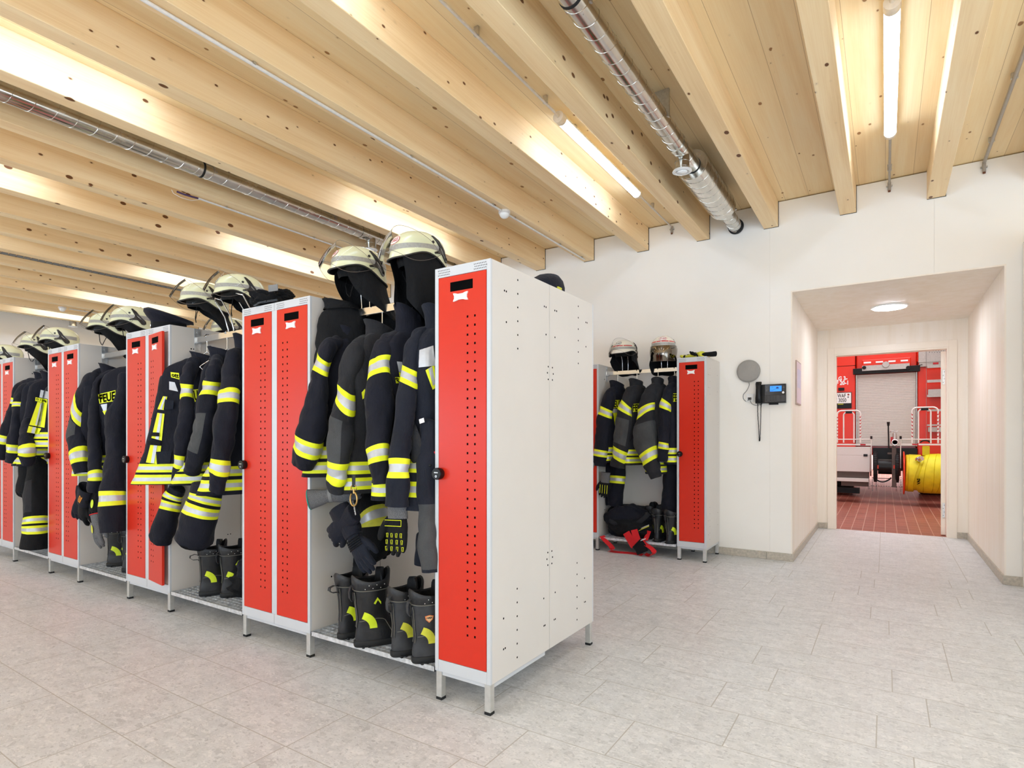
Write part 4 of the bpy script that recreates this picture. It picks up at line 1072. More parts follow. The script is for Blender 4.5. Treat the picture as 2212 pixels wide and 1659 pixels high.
def make_boot(label, group, mark='chevron', scuff=False, seed=1, loop_out=False, side=1):
    t = thing('fire_boot', label, 'boot', (0, 0, 0), group=group)
    rows = [boot_ring(z, a, b, w) for z, a, b, w in BOOTROWS]
    up = MB().loft(rows, 0, False, False)
    up.displace(.0035, 26, seed, .0015, 70)
    tree = bvh(up)
    lm = M['leather2'] if scuff else M['leather']
    up.build('upper', lm, t)
    so = MB().loft([boot_ring(0, -.004, .294, .050), boot_ring(.006, -.008, .299, .054), boot_ring(.026, -.008, .299, .054), boot_ring(.030, -.004, .294, .051)], 0, True, True)
    for y in (.02, .045, .07, .16, .185, .21, .235, .26): so.box(-.045, y, -.0003, .045, y+.010, .010)
    so.build('sole', M['rubber'], t)
    zf = lambda ca, sa: .018*ca*ca+(.03 if ca > .6 else 0)*(ca-.6)*2-.010*abs(sa)
    co_ = [boot_ring(.262, -.010, .153, .0615), boot_ring(.285, -.016, .158, .065, zf=lambda c, s: .3*zf(c, s)), boot_ring(.305, -.018, .160, .066, zf=zf), boot_ring(.312, -.014, .156, .063, zf=zf), boot_ring(.306, -.006, .148, .056, zf=zf), boot_ring(.25, .004, .138, .048), boot_ring(.18, .012, .13, .04)]
    MB().loft(co_, [0, 0, 0, 0, 1, 1], False, True, capm=1).build('collar', [M['leather'], M['lining']], t)
    st = MB()
    for sgn in (-1, 1):
        for k in range(6):
            p = V((sgn*.3, .02+k*.022, .290 if k % 2 else .279)); h = bvhcol.ray_cast(p, V((-sgn, 0, 0))) if False else None
            st.disc((sgn*.0662, .025+k*.018, .292+(0 if k % 2 else -.014)-.004), (sgn, 0, .1), .0022, 0, 6)
    st.build('collar_rivet', plain('rivet_white%d' % seed, (220, 220, 214), .4), t)
    MB().tube([p+V((0, 0, 0)) for p in boot_ring(.262, -.0105, .1535, .0625)], .0022, 6, closed=True).build('collar_seam', M['stitch'], t)
    # heel strip with pull loop
    hs = MB()
    pz = [.09+.018*k for k in range(10)]
    for x in (-.011, .011):
        pts = []
        for z in pz:
            h = tree.ray_cast(V((x, -.3, z)), V((0, 1, 0))); pts.append(h[0]+V((0, -.003, 0)) if h[0] is not None else V((x, -.006, z)))
        hs.tube(pts, .0016, 5, 1)
    q = []
    for z in pz:
        h = tree.ray_cast(V((0, -.3, z)), V((0, 1, 0))); q.append((h[0].y if h[0] is not None else -.004)-.0028)
    vs_ = [V((x, y+abs(x)*.1, z)) for z, y in zip(pz, q) for x in (-.012, .012)]
    hs.add(vs_, [(i*2, i*2+1, i*2+3, i*2+2) for i in range(len(pz)-1)], 0, True)
    hs.build('heel_strip', [M['leather'], M['stitch']], t)
    if loop_out: lp = [V((0, -.004, .262)), V((0, -.03, .272)), V((0, -.055, .266)), V((0, -.058, .252)), V((0, -.04, .238)), V((0, -.012, .236)), V((0, -.006, .228))]
    else: lp = [V((0, -.012, .285)), V((0, -.024, .278)), V((0, -.03, .255)), V((0, -.028, .225)), V((0, -.018, .210)), V((0, -.010, .214)), V((0, -.010, .25))]
    m = MB(); rings = []
    for p in lp: rings.append([p+V((x, 0, 0))+V((0, dy, dy*.2)) for x, dy in ((-.011, -.0015), (.011, -.0015), (.011, .0015), (-.011, .0015))])
    m.loft(rings, 0, smooth=False).build('pull_loop', lm, t)
    # ankle ridge, counter seam
    for sgn in (-1, 1):
        sm = MB(); pts = []
        for k in range(15):
            a = k/14; y = .0+.16*a; z = .118-.02*a+.02*math.sin(a*PI)
            if a > .7: z -= (a-.7)*.22
            h = tree.ray_cast(V((sgn*.3, y+.012, z)), V((-sgn, 0, 0)))
            if h[0] is not None: pts.append(h[0]+V((sgn*.001, 0, 0)))
        if len(pts) > 3: sm.tube(pts, .0017, 5).build('ankle_seam', M['stitch'], t)
        # reflective crescent
        cr = MB(); g = []
        for k in range(9):
            a = .18+.82*k/8
            for r_ in (.046, .054, .062, .070, .078):
                y = .006+r_*math.sin(a*PI/2)*1.05; z = .086+r_*math.cos(a*PI/2)*1.05
                h = tree.ray_cast(V((sgn*.3, y, z)), V((-sgn, 0, 0)))
                g.append((h[0] if h[0] is not None else V((sgn*.05, y, z)))+V((sgn*.0036, 0, 0)))
        cr.add(g, [(k*5+i, k*5+i+1, k*5+i+6, k*5+i+5) for k in range(8) for i in range(4)], 0, True).build('reflective_patch', M['lime'] if not scuff else M['yelold'], t)
        if mark == 'chevron' and sgn == side:
            # small chevron badge on the shaft
            cv = [(-.018, -.012), (0, .014), (.018, -.010), (.018, -.022), (.002, .0), (-.010, -.018)]
            def drop(pts, off):
                r = []
                for y, z in pts:
                    h = tree.ray_cast(V((sgn*.3, .085+y, .215+z)), V((-sgn, 0, 0)))
                    r.append((h[0] if h[0] is not None else V((sgn*.055, .085+y, .215+z)))+V((sgn*off, 0, 0)))
                return r
            mm = MB(); p = drop(cv, .0016)
            mm.add(p, [(0, 1, 4, 5), (1, 2, 3, 4)], 0); mm.build('badge', M['lime'], t)
        if mark == 'shield' and sgn == side:
            def drop2(pts, off):
                r = []
                for y, z in pts:
                    h = tree.ray_cast(V((sgn*.3, .052+y, .205+z)), V((-sgn, 0, 0)))
                    r.append((h[0] if h[0] is not None else V((sgn*.055, .052+y, .205+z)))+V((sgn*off, 0, 0)))
                return r
            sh0 = [(-.019, .008), (0, .013), (.019, .008), (.015, -.008), (0, -.022), (-.015, -.008)]
            bo = MB().add(drop2(sh0, .0015), [(0, 1, 2, 3, 4, 5)], 0).build('badge', plain('badge_orange', (222, 120, 60), .5), t)
            MB().add(drop2([(y*.78, z*.78-.0005) for y, z in sh0], .0019), [(0, 1, 2, 3, 4, 5)], 0).build('badge_field', plain('badge_cream', (226, 190, 140), .5), bo)
            tm = text_mb('HAIX', .0115, .9, .0006)
            tm.v = [drop2([(p.x*sgn, p.y)], .0024)[0] for p in tm.v]
            tm.build('lettering', plain('badge_dark', (60, 30, 24), .5), bo)
    # laces on the inner shaft edge
    lc = MB()
    for sgn in (-1, 1):
        pts = []
        for k in range(30):
            z = .10+.005*k; h = tree.ray_cast(V((sgn*(.022+.006*math.sin(k*1.9)), .5, z)), V((0, -1, 0)))
            if h[0] is not None: pts.append(h[0]+V((0, .004, 0)))
        if len(pts) > 3: lc.tube(pts, .0025, 5)
    for k in range(8):
        z = .105+.02*k; h = tree.ray_cast(V((0, .5, z)), V((0, -1, 0)))
        if h[0] is not None: lc.tube([h[0]+V((-.024, .0, .004)), h[0]+V((0, .006, 0)), h[0]+V((.024, .0, -.004))], .0022, 5)
    lc.build('lace', M['black'], t)
    # tongue rising inside the collar
    tg = MB().loft([[V((x*w_, .112+.022*(1-x*x), z)) for x in (-1, -.5, 0, .5, 1)]+[V((x*w_, .104+.022*(1-x*x), z)) for x in (1, .5, 0, -.5, -1)] for z, w_ in ((.24, .045), (.29, .045), (.335, .036), (.352, .022))], 0)
    tg.build('tongue', M['leather'], t)
    return t
def put_boot(o, label, group, u, v, yaw, z=.140, scale=1.0, tilt=(0, 0)):
    p = WZ(u, v, z)
    a = math.radians(yaw)
    if label is None: c = o
    else: c = dup(o, label, group)
    c.location = p; c.rotation_euler = (math.radians(tilt[0]), math.radians(tilt[1]), a); c.scale = (scale,)*3
    return c
BG = 'fire boots on the gratings'
B1 = make_boot('black fire boot with outward pull loop, leftmost on the grating of the first bay', BG, None, False, 1, True)
B2 = make_boot('black fire boot with a lime chevron and bright yellow heel patch on the first grating', BG, 'chevron', False, 2)
B3 = make_boot('scuffed black boot between the chevron boot and the shield boot', BG, None, True, 3)
B4 = make_boot('scuffed black boot with an orange shield badge beside the near end locker', BG, 'shield', True, 4)
put_boot(B1, None, BG, 733, 1381, -6, scale=1.02)
put_boot(B2, None, BG, 768, 1397, -26, scale=1.06)
put_boot(B3, None, BG, 848, 1419, -14, scale=1.0)
put_boot(B4, None, BG, 893, 1432, -24, scale=1.02)
put_boot(B1, 'black fire boot under the trouser leg in the second bay, the left one', BG, 432, 1288, -16, scale=1.0)
put_boot(B2, 'black boot with a lime chevron beside the dark bag in the second bay', BG, 478, 1291, -18, scale=1.03)
put_boot(B1, 'black fire boot below the knitted glove in the third bay', BG, 232, 1224, -20, scale=1.0)
put_boot(B1, 'black fire boot behind the other boots of the third bay', BG, 256, 1222, -24, scale=1.0)
put_boot(B2, 'black fire boot right against the red locker in the third bay', BG, 265, 1236, -28, scale=1.05)
put_boot(B1, 'black boot tip under the padded trousers of the fourth bay', BG, 88, 1186, 10, scale=.9)
def boot_at(o, label, x, y, yaw, sc_=1.0):
    c = dup(o, label, BG, (x, y, .140), (0, 0, math.radians(yaw)), (sc_,)*3); return c
b = WZ(1417, 1171, .140); boot_at(B1, 'left boot of the pair beside the narrow wall locker', b.x, b.y, -2, 1.0)
b = WZ(1441, 1175, .140); boot_at(B2, 'right boot of the pair beside the narrow wall locker, with a lime chevron', b.x, b.y, -20, 1.0)
b = WZ(1392, 1166, .140); boot_at(B1, 'boot standing behind the bag against the back wall', b.x, b.y+.12, -4, 1.0)
# ================================================================ garments
CAMV = V((0, 0, H))
def crom(pts, n):
    """Catmull-Rom through rows of numbers -> n samples per span"""
    out = []
    P = [pts[0]]+list(pts)+[pts[-1]]
    for i in range(1, len(P)-2):
        for k in range(n):
            t = k/n; r = []
            for a, b, c, d in zip(P[i-1], P[i], P[i+1], P[i+2]):
                r.append(.5*((2*b)+(-a+c)*t+(2*a-5*b+4*c-d)*t*t+(-a+3*b-3*c+d)*t*t*t))
            out.append(r)
    out.append(list(pts[-1])); return out
def limb(pts, bands=(), patches=(), seed=1, squash=.85, n=28, amp=.013, per=10, mats=None, flare=1.0, tilts=None):
    """A sleeve or leg swept through picture points (u, v, Y, width in px). bands: (v0, v1) triple yellow-silver-yellow; patches: (v0, v1, mat)"""
    rows = crom(pts, per)
    # insert exact band borders
    cuts = []
    for a, b in bands: cuts += [a, a+(b-a)*.3, a+(b-a)*.7, b]
    for a, b, m in patches: cuts += [a, b]
    for c in cuts:
        for i in range(len(rows)-1):
            if rows[i][1] < c < rows[i+1][1]:
                t = (c-rows[i][1])/(rows[i+1][1]-rows[i][1])
                if .03 < t < .97: rows.insert(i+1, [p+(q-p)*t for p, q in zip(rows[i], rows[i+1])])
                elif t <= .03: rows[i][1] = c
                else: rows[i+1][1] = c
                break
    P = [W(r[0], r[1], r[2]) for r in rows]
    Rr = [r[3]/2*((p-CAMV).dot(FW))/F for r, p in zip(rows, P)]
    mats_ = []
    for i in range(len(rows)-1):
        vm = (rows[i][1]+rows[i+1][1])/2; m = 0
        for a, b, k in patches:
            if a <= vm <= b: m = k
        for a, b in bands:
            if a <= vm <= b:
                q = (vm-a)/(b-a); m = 2 if .3 < q < .7 else 1
        mats_.append(m)
    def fm(i, j):
        m = mats_[i]
        if m >= 5:                     # elbow patch only on the outer half
            return 3 if 11 <= j*28//n <= 24 else 0
        return m
    mb = MB(); rings = []
    up = V((0, 1, 0))
    for i in range(len(P)):
        t = (P[min(i+1, len(P)-1)]-P[max(i-1, 0)]).normalized()
        w_ = t.cross(up).normalized(); u_ = w_.cross(t).normalized()
        q = min(1, (i+.6)/2.2)**.5 if i < 3 else 1
        if tilts:
            vv = rows[i][1]; ks = [(pts[0][1], 0)]+list(tilts)+[(pts[-1][1], 0)]; td = 0
            for (va, ta), (vb, tb_) in zip(ks, ks[1:]):
                if va <= vv <= vb: td = ta+(tb_-ta)*(vv-va)/max(vb-va, 1e-6)
            td = math.radians(td); w_ = w_*math.cos(td)-t*math.sin(td) if w_.dot(RT) < 0 else w_*math.cos(td)+t*math.sin(td)
            w_ = w_/max(.5, math.cos(td))
        ring = []
        for j in range(n):
            a = 2*PI*j/n
            ring.append(P[i]+w_*(Rr[i]*q*math.cos(a))+u_*(Rr[i]*q*squash*math.sin(a)))
        rings.append(ring)
    mb.loft(rings, fm, True, False)
    mb.displace(amp, 9, seed, amp*.9, 13)
    # open end with a dark lining set inside
    last = mb.v[(len(rings)-1)*n:len(rings)*n]; c = sum(last, V())/n
    ins = [c+(p-c)*.9 for p in last]; deep = [c+(p-c)*.8+V((0, 0, .05)) for p in last]
    mb.loft([last, ins, deep], 4, False, True)
    return mb
def torso(X, Y, psi, ztop, zhem, wf=.22, wb=.22, th=.09, flare=1.12, bands=(), seed=1, lean=(0, 0), n=48, amp=.012, hemtilt=0.0, capz=.04, topk=.8):
    """Jacket body hanging from a hanger at X, Y: wf reach to the front, wb to the back, th half thickness"""
    ps = math.radians(psi); S = V((-math.sin(ps), -math.cos(ps), 0)); Nn = V((math.cos(ps), -math.sin(ps), 0))
    L = ztop-zhem
    prof = [(0, .06, .12), (.012, .28, .5), (.03, .5, .7), (.055, .68, .8), (.085, .86, .86), (.12, .95, .92), (.18, 1.0, .96), (.3, 1.0, 1.0), (.45, 1.01, 1.0), (.6, 1.03, 1.02), (.75, 1.06, 1.05), (.88, 1+(flare-1)*.7, 1.1), (1.0, flare, 1.14)]
    zs = sorted(set([q for q, _, _ in prof]+[i/24 for i in range(25)]))
    cuts = []
    for a, b in bands: cuts += [a, a+(b-a)*.3, a+(b-a)*.7, b]
    zs = sorted(zs+[(ztop-c)/L for c in cuts])
    zs = [z for i, z in enumerate(zs) if i == 0 or z-zs[i-1] > .002]
    def ev(q):
        for (a, wa, ta), (b, wb_, tb_) in zip(prof, prof[1:]):
            if a <= q <= b: t = (q-a)/(b-a); return wa+(wb_-wa)*t, ta+(tb_-ta)*t
        return prof[-1][1:]
    rings = []
    for q in zs:
        w_, t_ = ev(q); z = ztop-L*q
        c = V((X+lean[0]*q, Y+lean[1]*q, z)); r = []
        for j in range(n):
            a = 2*PI*j/n; ca, sa = math.cos(a), math.sin(a)
            s_ = math.copysign(abs(ca)**.85, ca)*(wf*(topk+(1-topk)*q) if ca > 0 else wb)*w_
            k_ = math.copysign(abs(sa)**.7, sa)*th*t_
            r.append(c+S*s_+Nn*k_+V((0, 0, hemtilt*q*q*s_)))
        rings.append(r)
    ms = []
    for i in range(len(zs)-1):
        zm = ztop-L*(zs[i]+zs[i+1])/2; m = 0
        for a, b in bands:
            if min(a, b) <= zm <= max(a, b):
                q = (zm-max(a, b))/(min(a, b)-max(a, b)); m = 2 if .3 < q < .7 else 1
        ms.append(m)
    mb = MB().loft(rings, lambda i, j: ms[i], True, False)
    mb.displace(amp, 7, seed, amp*.8, 12)
    last = mb.v[(len(rings)-1)*n:len(rings)*n]; c = sum(last, V())/n
    mb.loft([last, [c+(p-c)*.93 for p in last], [c+(p-c)*.85+V((0, 0, capz)) for p in last]], 4, False, True)
    return mb, S, Nn
def collar(X, Y, z, psi, r=(.085, .055), h=.075, seed=1, lean=.02, m=0):
    ps = math.radians(psi); S = V((-math.sin(ps), -math.cos(ps), 0)); Nn = V((math.cos(ps), -math.sin(ps), 0))
    rings = []
    for q, k in ((0, 1.25), (.3, 1.05), (.7, 1.0), (1, 1.08), (1.02, .98), (.7, .9), (.2, .92)):
        rings.append([V((X, Y, z+h*q*(1+.35*math.cos(a))))+S*(r[0]*k*math.cos(a)+lean*q)+Nn*(r[1]*k*math.sin(a)) for a in [2*PI*j/32 for j in range(32)]])
    mb = MB().loft(rings, m, False, False); mb.displace(.010, 14, seed, .004, 40); return mb
def onview(mb, tree, off):
    ds = []
    for i, p in enumerate(mb.v):
        d = (p-CAMV).normalized(); h = tree.ray_cast(CAMV, d)
        if h[0] is not None:
            nn = h[1] if h[1].dot(d) < 0 else -h[1]; mb.v[i] = h[0]+(nn*.75-d*.35)*off; ds.append((h[0]-CAMV).length)
        else: ds.append(None)
    good = [x for x in ds if x is not None]
    if good:
        av = sum(good)/len(good)
        for i, x in enumerate(ds):
            if x is None: mb.v[i] = CAMV+(mb.v[i]-CAMV).normalized()*(av-off)
    return mb
PT = [None]
def pxquad(q, nu=10, nv=6, m=0, Y=2.0):
    return gridquad(*[W(u, v, Y) for u, v in (q[3], q[2], q[1], q[0])], nu, nv, m)
def patch(parent, name, q, tree, mat, off=.004, nu=24, nv=20):
    mb = onview(pxquad(q, nu, nv), tree, off); PT[0] = bvh(mb); return mb.build(name, mat, parent)
def label_patch(parent, q, txt, tree, mat=None, fill=.86, tmat=None, toff=.012):
    """lettered patch pressed on the cloth; q = TL, TR, BR, BL picture corners"""
    o = patch(parent, 'lettered_patch', q, tree, mat or M['yel'], .004)
    t = text_mb(txt, 1.0, 1.0, .03)
    xs = [p.x for p in t.v]; ys = [p.y for p in t.v]; x0, x1, y0, y1 = min(xs), max(xs), min(ys), max(ys)
    TL, TR, BR, BL = [V((a, b, 0)) for a, b in q]
    g = (1-fill)/2
    for i, p in enumerate(t.v):
        a = g*.5+(1-g)*(p.x-x0)/(x1-x0) if True else 0; b = g+(1-2*g)*(p.y-y0)/(y1-y0)
        uv = (BL*(1-a)+BR*a)*(1-b)+(TL*(1-a)+TR*a)*b
        t.v[i] = W(uv.x, uv.y, 2.0)
    onview(t, PT[0], .0025).build('lettering', tmat or M['void'], o)
    return o
def hanger(label, X, Y, z, psi, w=.145, zr=1.803, group='wire coat hangers on the rails'):
    t = thing('coat_hanger', label, 'coat hanger', (X, Y, z), group=group)
    ps = math.radians(psi); S = V((-math.sin(ps), -math.cos(ps), 0)); c = V((X, Y, z))
    hk = [c, c+V((0, 0, zr-z-.03))]+[V((X, Y, zr+.02))+S*(.026*math.cos(a))*-1+V((0, 0, .027*math.sin(a))) for a in [PI+.3-k*(PI+.5)/8 for k in range(0)]]
    MB().tube([c, V((X, Y, zr+.0))], .0042, 8).tube([V((X, Y, zr))+V((0, .016, 0))*q+V((0, 0, k)) for q, k in ((0, 0), (1, .006), (1.2, .03), (.6, .048), (-.4, .048), (-1.1, .03))], .0038, 8).build('hook', M['chrome'], t)
    a, b = c+S*w+V((0, 0, -.115)), c-S*w+V((0, 0, -.115))
    MB().tube([c, a], .0036, 8).tube([c, b], .0036, 8).tube([a, a+S*.012+V((0, 0, -.012)), a+V((0, 0, -.026)), b+V((0, 0, -.026)), b-S*.012+V((0, 0, -.012)), b], .0036, 8).build('wire_frame', M['chrome'], t)
    return t
JG = 'firefighter jackets on the rails'
def jacket(label, X, psi, hem, sleeve, sb, cl='navy', tl=None, Y=2.13, ztop=1.705, wf=.21, wb=.2, th=.085, hb=None, sp=(), seed=1, flare=1.12, coll=True, hang=None, group=JG, back=True, tilt=0, lean=(0, 0), knee='knee', ch=.06, amp=.012, rail=1.803, topk=.8, neck=True):
    t = thing('fire_jacket', label, 'jacket', (X, Y, hem), group=group)
    mats = [M[cl], M['yel'], M['sil'], M[knee], M['lining']]
    if hb is None: hb = [(hem+.155, hem+.095), (hem+.078, hem+.02)]
    tm, S, N_ = torso(X, Y, psi, ztop, hem, wf, wb, th, flare, hb, seed, lean, hemtilt=tilt, amp=amp, topk=topk)
    tree = bvh(tm)
    tm.build('body', mats, t)
    if sleeve:
        q = V((X, Y, ztop-.035))+S*.055; dp = q.dot(FW); q2 = V((q.x, q.y, q.z-.0))
        un, vn = CX+F*q.dot(RT)/dp, CY-F*(q.z-H)/dp
        sleeve = list(sleeve)
        while len(sleeve) > 4 and vn >= sleeve[0][1]-8: sleeve.pop(0)
        f_ = sleeve[0]
        if neck and vn < f_[1]-4:
            m_ = ((un*.45+f_[0]*.55), vn*.55+f_[1]*.45-2, q.y*.45+f_[2]*.55, f_[3]*.95)
            sleeve = [(un, vn, q.y, f_[3]*.62), m_, (f_[0], f_[1]+3, f_[2]-.01, f_[3]*1.08)]+list(sleeve[1:])
        sm = limb(sleeve, sb, sp, seed+3, tilts=tl); t_s = bvh(sm)
        sm.build('sleeve', mats, t)
    else: t_s = None
    if back:
        c = V((X, Y, 0))-S*(wb*.92)
        b = MB().tube([c+V((0, 0, ztop-.10)), c-S*.03+V((0, 0, ztop-.25)), c-S*.035+V((0, 0, ztop-.45)), c-S*.02+V((0, 0, ztop-.58)), c-S*.02+V((0, 0, ztop-.60)), c-S*.015+V((0, 0, ztop-.615)), c-S*.01+V((0, 0, ztop-.65)), c+V((0, 0, ztop-.69))], [.05, .07, .068, .062, .061, .061, .06, .058], 20, [0, 0, 0, 1, 2, 1, 0])
        b.displace(.01, 9, seed+9); b.build('sleeve', mats, t)
    if coll: collar(X, Y, ztop-.05, psi, seed=seed, h=ch+.015).build('collar', [M[cl]], t)
    if hang: hanger(hang, X, Y, ztop+.03, psi, zr=rail)
    return t, tree, t_s
def trousers(label, X, Y, ztop, legs, cl='navy', group='firefighter trousers in the bays', seed=1, kn='knee', waist=None, yel='yel'):
    t = thing('fire_trousers', label, 'trousers', (X, Y, ztop-.8), group=group)
    mats = [M[cl], M[yel], M['sil'], M[kn], M['lining']]
    for i, (pts, bands, pt) in enumerate(legs):
        limb(pts, bands, pt, seed+i*5, amp=.012).build('trouser_leg', mats, t)
    if waist:
        m, S, N_ = torso(X, Y, waist[0], ztop, waist[1], waist[2], waist[3], waist[4], 1.0, (), seed+2, amp=.014)
        m.build('waist', mats, t)
    return t

# ---- first bay, between the near end locker and the unit with gloves on top
A = [(722, 716, 1.98, 30), (708, 752, 1.95, 36), (696, 790, 1.92, 40), (686, 850, 1.89, 50), (676, 905, 1.87, 60), (664, 960, 1.86, 68), (652, 1006, 1.86, 56)]
jacket('navy jacket with bands whose cuff hangs over the red door left of the first bay', -2.40, 20, .955, A, [(772, 806), (945, 977)], tl=[(772, 22), (806, 22), (945, 8), (985, 6)], seed=11, wf=.24, th=.075, hang=None, tilt=.0)
J0 = jacket('black hooded jacket slung over the left end of the first bay rail', -2.43, 48, 1.10, None, [], 'blackc', Y=2.09, ztop=1.885, wf=.17, wb=.13, th=.075, seed=13, hb=[], ch=.03, amp=.02, back=False)
A = [(778, 726, 1.99, 34), (764, 762, 1.96, 40), (752, 815, 1.93, 44), (746, 862, 1.90, 46), (736, 915, 1.88, 60), (733, 965, 1.86, 60), (731, 1010, 1.86, 44), (728, 1036, 1.86, 44), (726, 1060, 1.87, 38)]
t, tr2, _ = jacket('charcoal jacket with a large grey elbow patch and bent sleeve in the first bay', -2.185, 6, .885, A, [(842, 880), (996, 1040)], 'char', sp=[(905, 996, 5)], tl=[(842, 38), (880, 36), (930, 0), (1040, 12)], seed=17, wf=.235, th=.08, hang='steel wire hanger of the charcoal jacket in the first bay')
patch(t, 'patch_edge', [(781, 848), (788, 840), (791, 856), (783, 863)], tr2, M['yel'], nu=3, nv=3)
A = [(843, 718, 1.99, 36), (830, 752, 1.97, 44), (822, 795, 1.94, 50), (818, 860, 1.91, 66), (817, 925, 1.89, 62), (817, 982, 1.87, 53), (820, 1020, 1.87, 48), (822, 1046, 1.87, 44)]
t, tr2, _ = jacket('navy jacket with tall collar and yellow name tag in the first bay', -1.978, 2, .865, A, [(778, 822), (967, 1000)], tl=[(778, -24), (822, -24), (880, 0), (965, -10), (1000, -8)], seed=19, wf=.22, th=.08, ch=.10, hang='steel wire hanger of the name tag jacket in the first bay')
patch(t, 'reflective_patch', [(857, 781), (868, 782), (871, 806), (861, 803)], tr2, M['sil'])
patch(t, 'strip', [(861, 804), (870, 806), (870, 814), (862, 813)], tr2, M['yel'], nu=3, nv=2)
label_patch(t, [(853, 815), (872, 814), (872, 827), (855, 828)], 'RA', tr2)
A = [(899, 728, 2.0, 30), (890, 770, 1.96, 34), (884, 815, 1.94, 38), (876, 880, 1.91, 50), (866, 950, 1.89, 52), (860, 1011, 1.87, 50), (858, 1055, 1.87, 53), (857, 1093, 1.87, 57)]
t, tr2, _ = jacket('dark grey jacket with shoulder reflector next to the near end locker', -1.80, -6, .83, A, [(796, 832), (992, 1031)], 'navy2', tl=[(796, 26), (832, 26), (900, 0), (1031, -3)], seed=23, wf=.2, th=.095, coll=True, ch=.08, hb=[(1.06, 1.0), (.96, .89)])
patch(t, 'reflective_patch', [(907, 757), (936, 747), (940, 790), (905, 794)], tr2, M['sil'], .006)
patch(t, 'strip', [(913, 786), (932, 773), (933, 780), (915, 792)], tr2, M['yel'], nu=4, nv=2)
patch(t, 'strip', [(919, 800), (938, 788), (940, 838), (934, 842)], tr2, M['yel'])
patch(t, 'strip_silver', [(925, 797), (933, 792), (940, 828), (935, 834)], tr2, M['sil'], .0045)
t = trousers('dark trousers with grey knee padding and red braces beside the near end locker', -1.745, 2.08, 1.38, [([(926, 905, 1.97, 40), (924, 960, 1.96, 46), (921, 1030, 1.95, 46), (922, 1085, 1.95, 44), (925, 1150, 1.95, 44), (931, 1235, 1.95, 36)], [], [(1088, 1228, 3)]), ([(915, 1150, 2.1, 26), (911, 1190, 2.1, 28), (908, 1220, 2.1, 22)], [], [])], 'navy2', seed=31)
m = MB().tube([W(938, 975, 1.955), W(932, 1000, 1.945), W(926, 1010, 1.942)], .009, 8, up=(0, 1, 0)); m.tube([W(897, 992, 1.935), W(905, 996, 1.93)], .008, 8); m.build('brace', M['redstrap'], t)
MB().tube([W(905, 996, 1.93), W(917, 1002, 1.925), W(931, 1006, 1.93)], .006, 8).build('buckle', M['black'], t)
fl = limb([(889, 905, 1.935, 8), (893, 930, 1.92, 26), (900, 958, 1.915, 30), (897, 985, 1.92, 26), (889, 994, 1.925, 14)], (), (), 41, squash=.25, amp=.004)
fl.build('fly_flap', [M['char'], M['yel'], M['sil'], M['knee'], M['char']], t)
MB().obox(frame(W(911, 909, 1.915), (1, 0, .25), (-.2, 0, 1)), .028, .020, .002).build('care_label', M['white'], t)
trousers('dark trousers with slanted lime hatched bands behind the hanging gloves', -2.1, 2.36, 1.1, [([(790, 1040, 2.3, 60), (800, 1090, 2.28, 70), (815, 1140, 2.27, 78), (800, 1185, 2.27, 70), (775, 1222, 2.27, 40)], [(1106, 1136)], []), ([(830, 1060, 2.42, 40), (838, 1110, 2.42, 40), (835, 1160, 2.42, 44), (820, 1195, 2.42, 36)], [(1104, 1124)], [])], 'blackc', seed=35, yel='yelold')
# gloves
def glove_mb(length=.20, curl=.2, spread=.25, thumb=1, cuff=.07, n=12, seed=1, cw=.055):
    """hand hanging down from the cuff at the origin (fingers towards -z, palm facing +y)"""
    m = MB(); rr = random.Random(seed)
    m.loft([[V((a*math.cos(q), b*math.sin(q), z)) for q in [2*PI*k/16 for k in range(16)]] for z, a, b in ((cuff, cw*.95, cw*.55), (cuff*.5, cw*.9, cw*.5), (0, .036, .022), (-.03, .042, .022), (-.06, .048, .021), (-.085, .047, .019), (-.098, .040, .014))], 0)
    for i, (x, ln) in enumerate(((-.034, .066), (-.012, .082), (.011, .078), (.033, .062))):
        a = spread*(i-1.5)/1.5*.35; p = V((x, 0, -.085)); pts = [p]
        cu = curl*(.8+.5*rr.random())
        d = V((math.sin(a), 0, -math.cos(a)))
        for k in range(1, 6):
            ang = cu*k*.45; dd = V((d.x*math.cos(ang), math.sin(ang), d.z*math.cos(ang)))
            pts.append(pts[-1]+dd*(ln/5))
        m.tube(pts, [.0125, .012, .0118, .0115, .0105, .006], n, 0)
    x = .04*thumb
    m.tube([V((x*.7, .004, -.025)), V((x*1.15, .012, -.048)), V((x*1.4, .02, -.072)), V((x*1.45, .026, -.094)), V((x*1.42, .03, -.108))], [.014, .0145, .0135, .012, .007], n, 0)
    return m
GG = 'gloves hanging in the bays'
def glove(label, p, rot, mat='blackc', sc_=1.0, trim=None, **k):
    t = thing('glove', label, 'glove', p, rot, GG); LOCS[t.name] = (0, 0, 0); t.scale = (sc_,)*3
    o = glove_mb(**k).build('hand', M[mat], t, remesh=.0042)
    return t
g = glove('grey knitted glove sticking out sideways over the first grating', W(716, 1070, 1.96), (0, math.radians(-96), math.radians(30)), 'glove_knit', 1.0, cuff=.02, cw=.04, curl=.4, seed=3)
g.rotation_euler = (0, math.radians(-101), math.radians(33))
MB().loft([[V((a*math.cos(q), b*math.sin(q), z)) for q in [2*PI*k/20 for k in range(20)]] for z, a, b in ((.0, .032, .022), (.03, .036, .022), (.07, .044, .026), (.115, .050, .030), (.115, .044, .024), (.05, .03, .016))], 0).displace(.006, 30, 2).build('cuff', M['glove_knit'], g)
MB().tube([V((.050*math.cos(q), .030*math.sin(q), .116)) for q in [2*PI*k/20 for k in range(20)]], .0035, 6, closed=True).build('cuff_hem', plain('teal_hem', (40, 140, 126), .7), g)
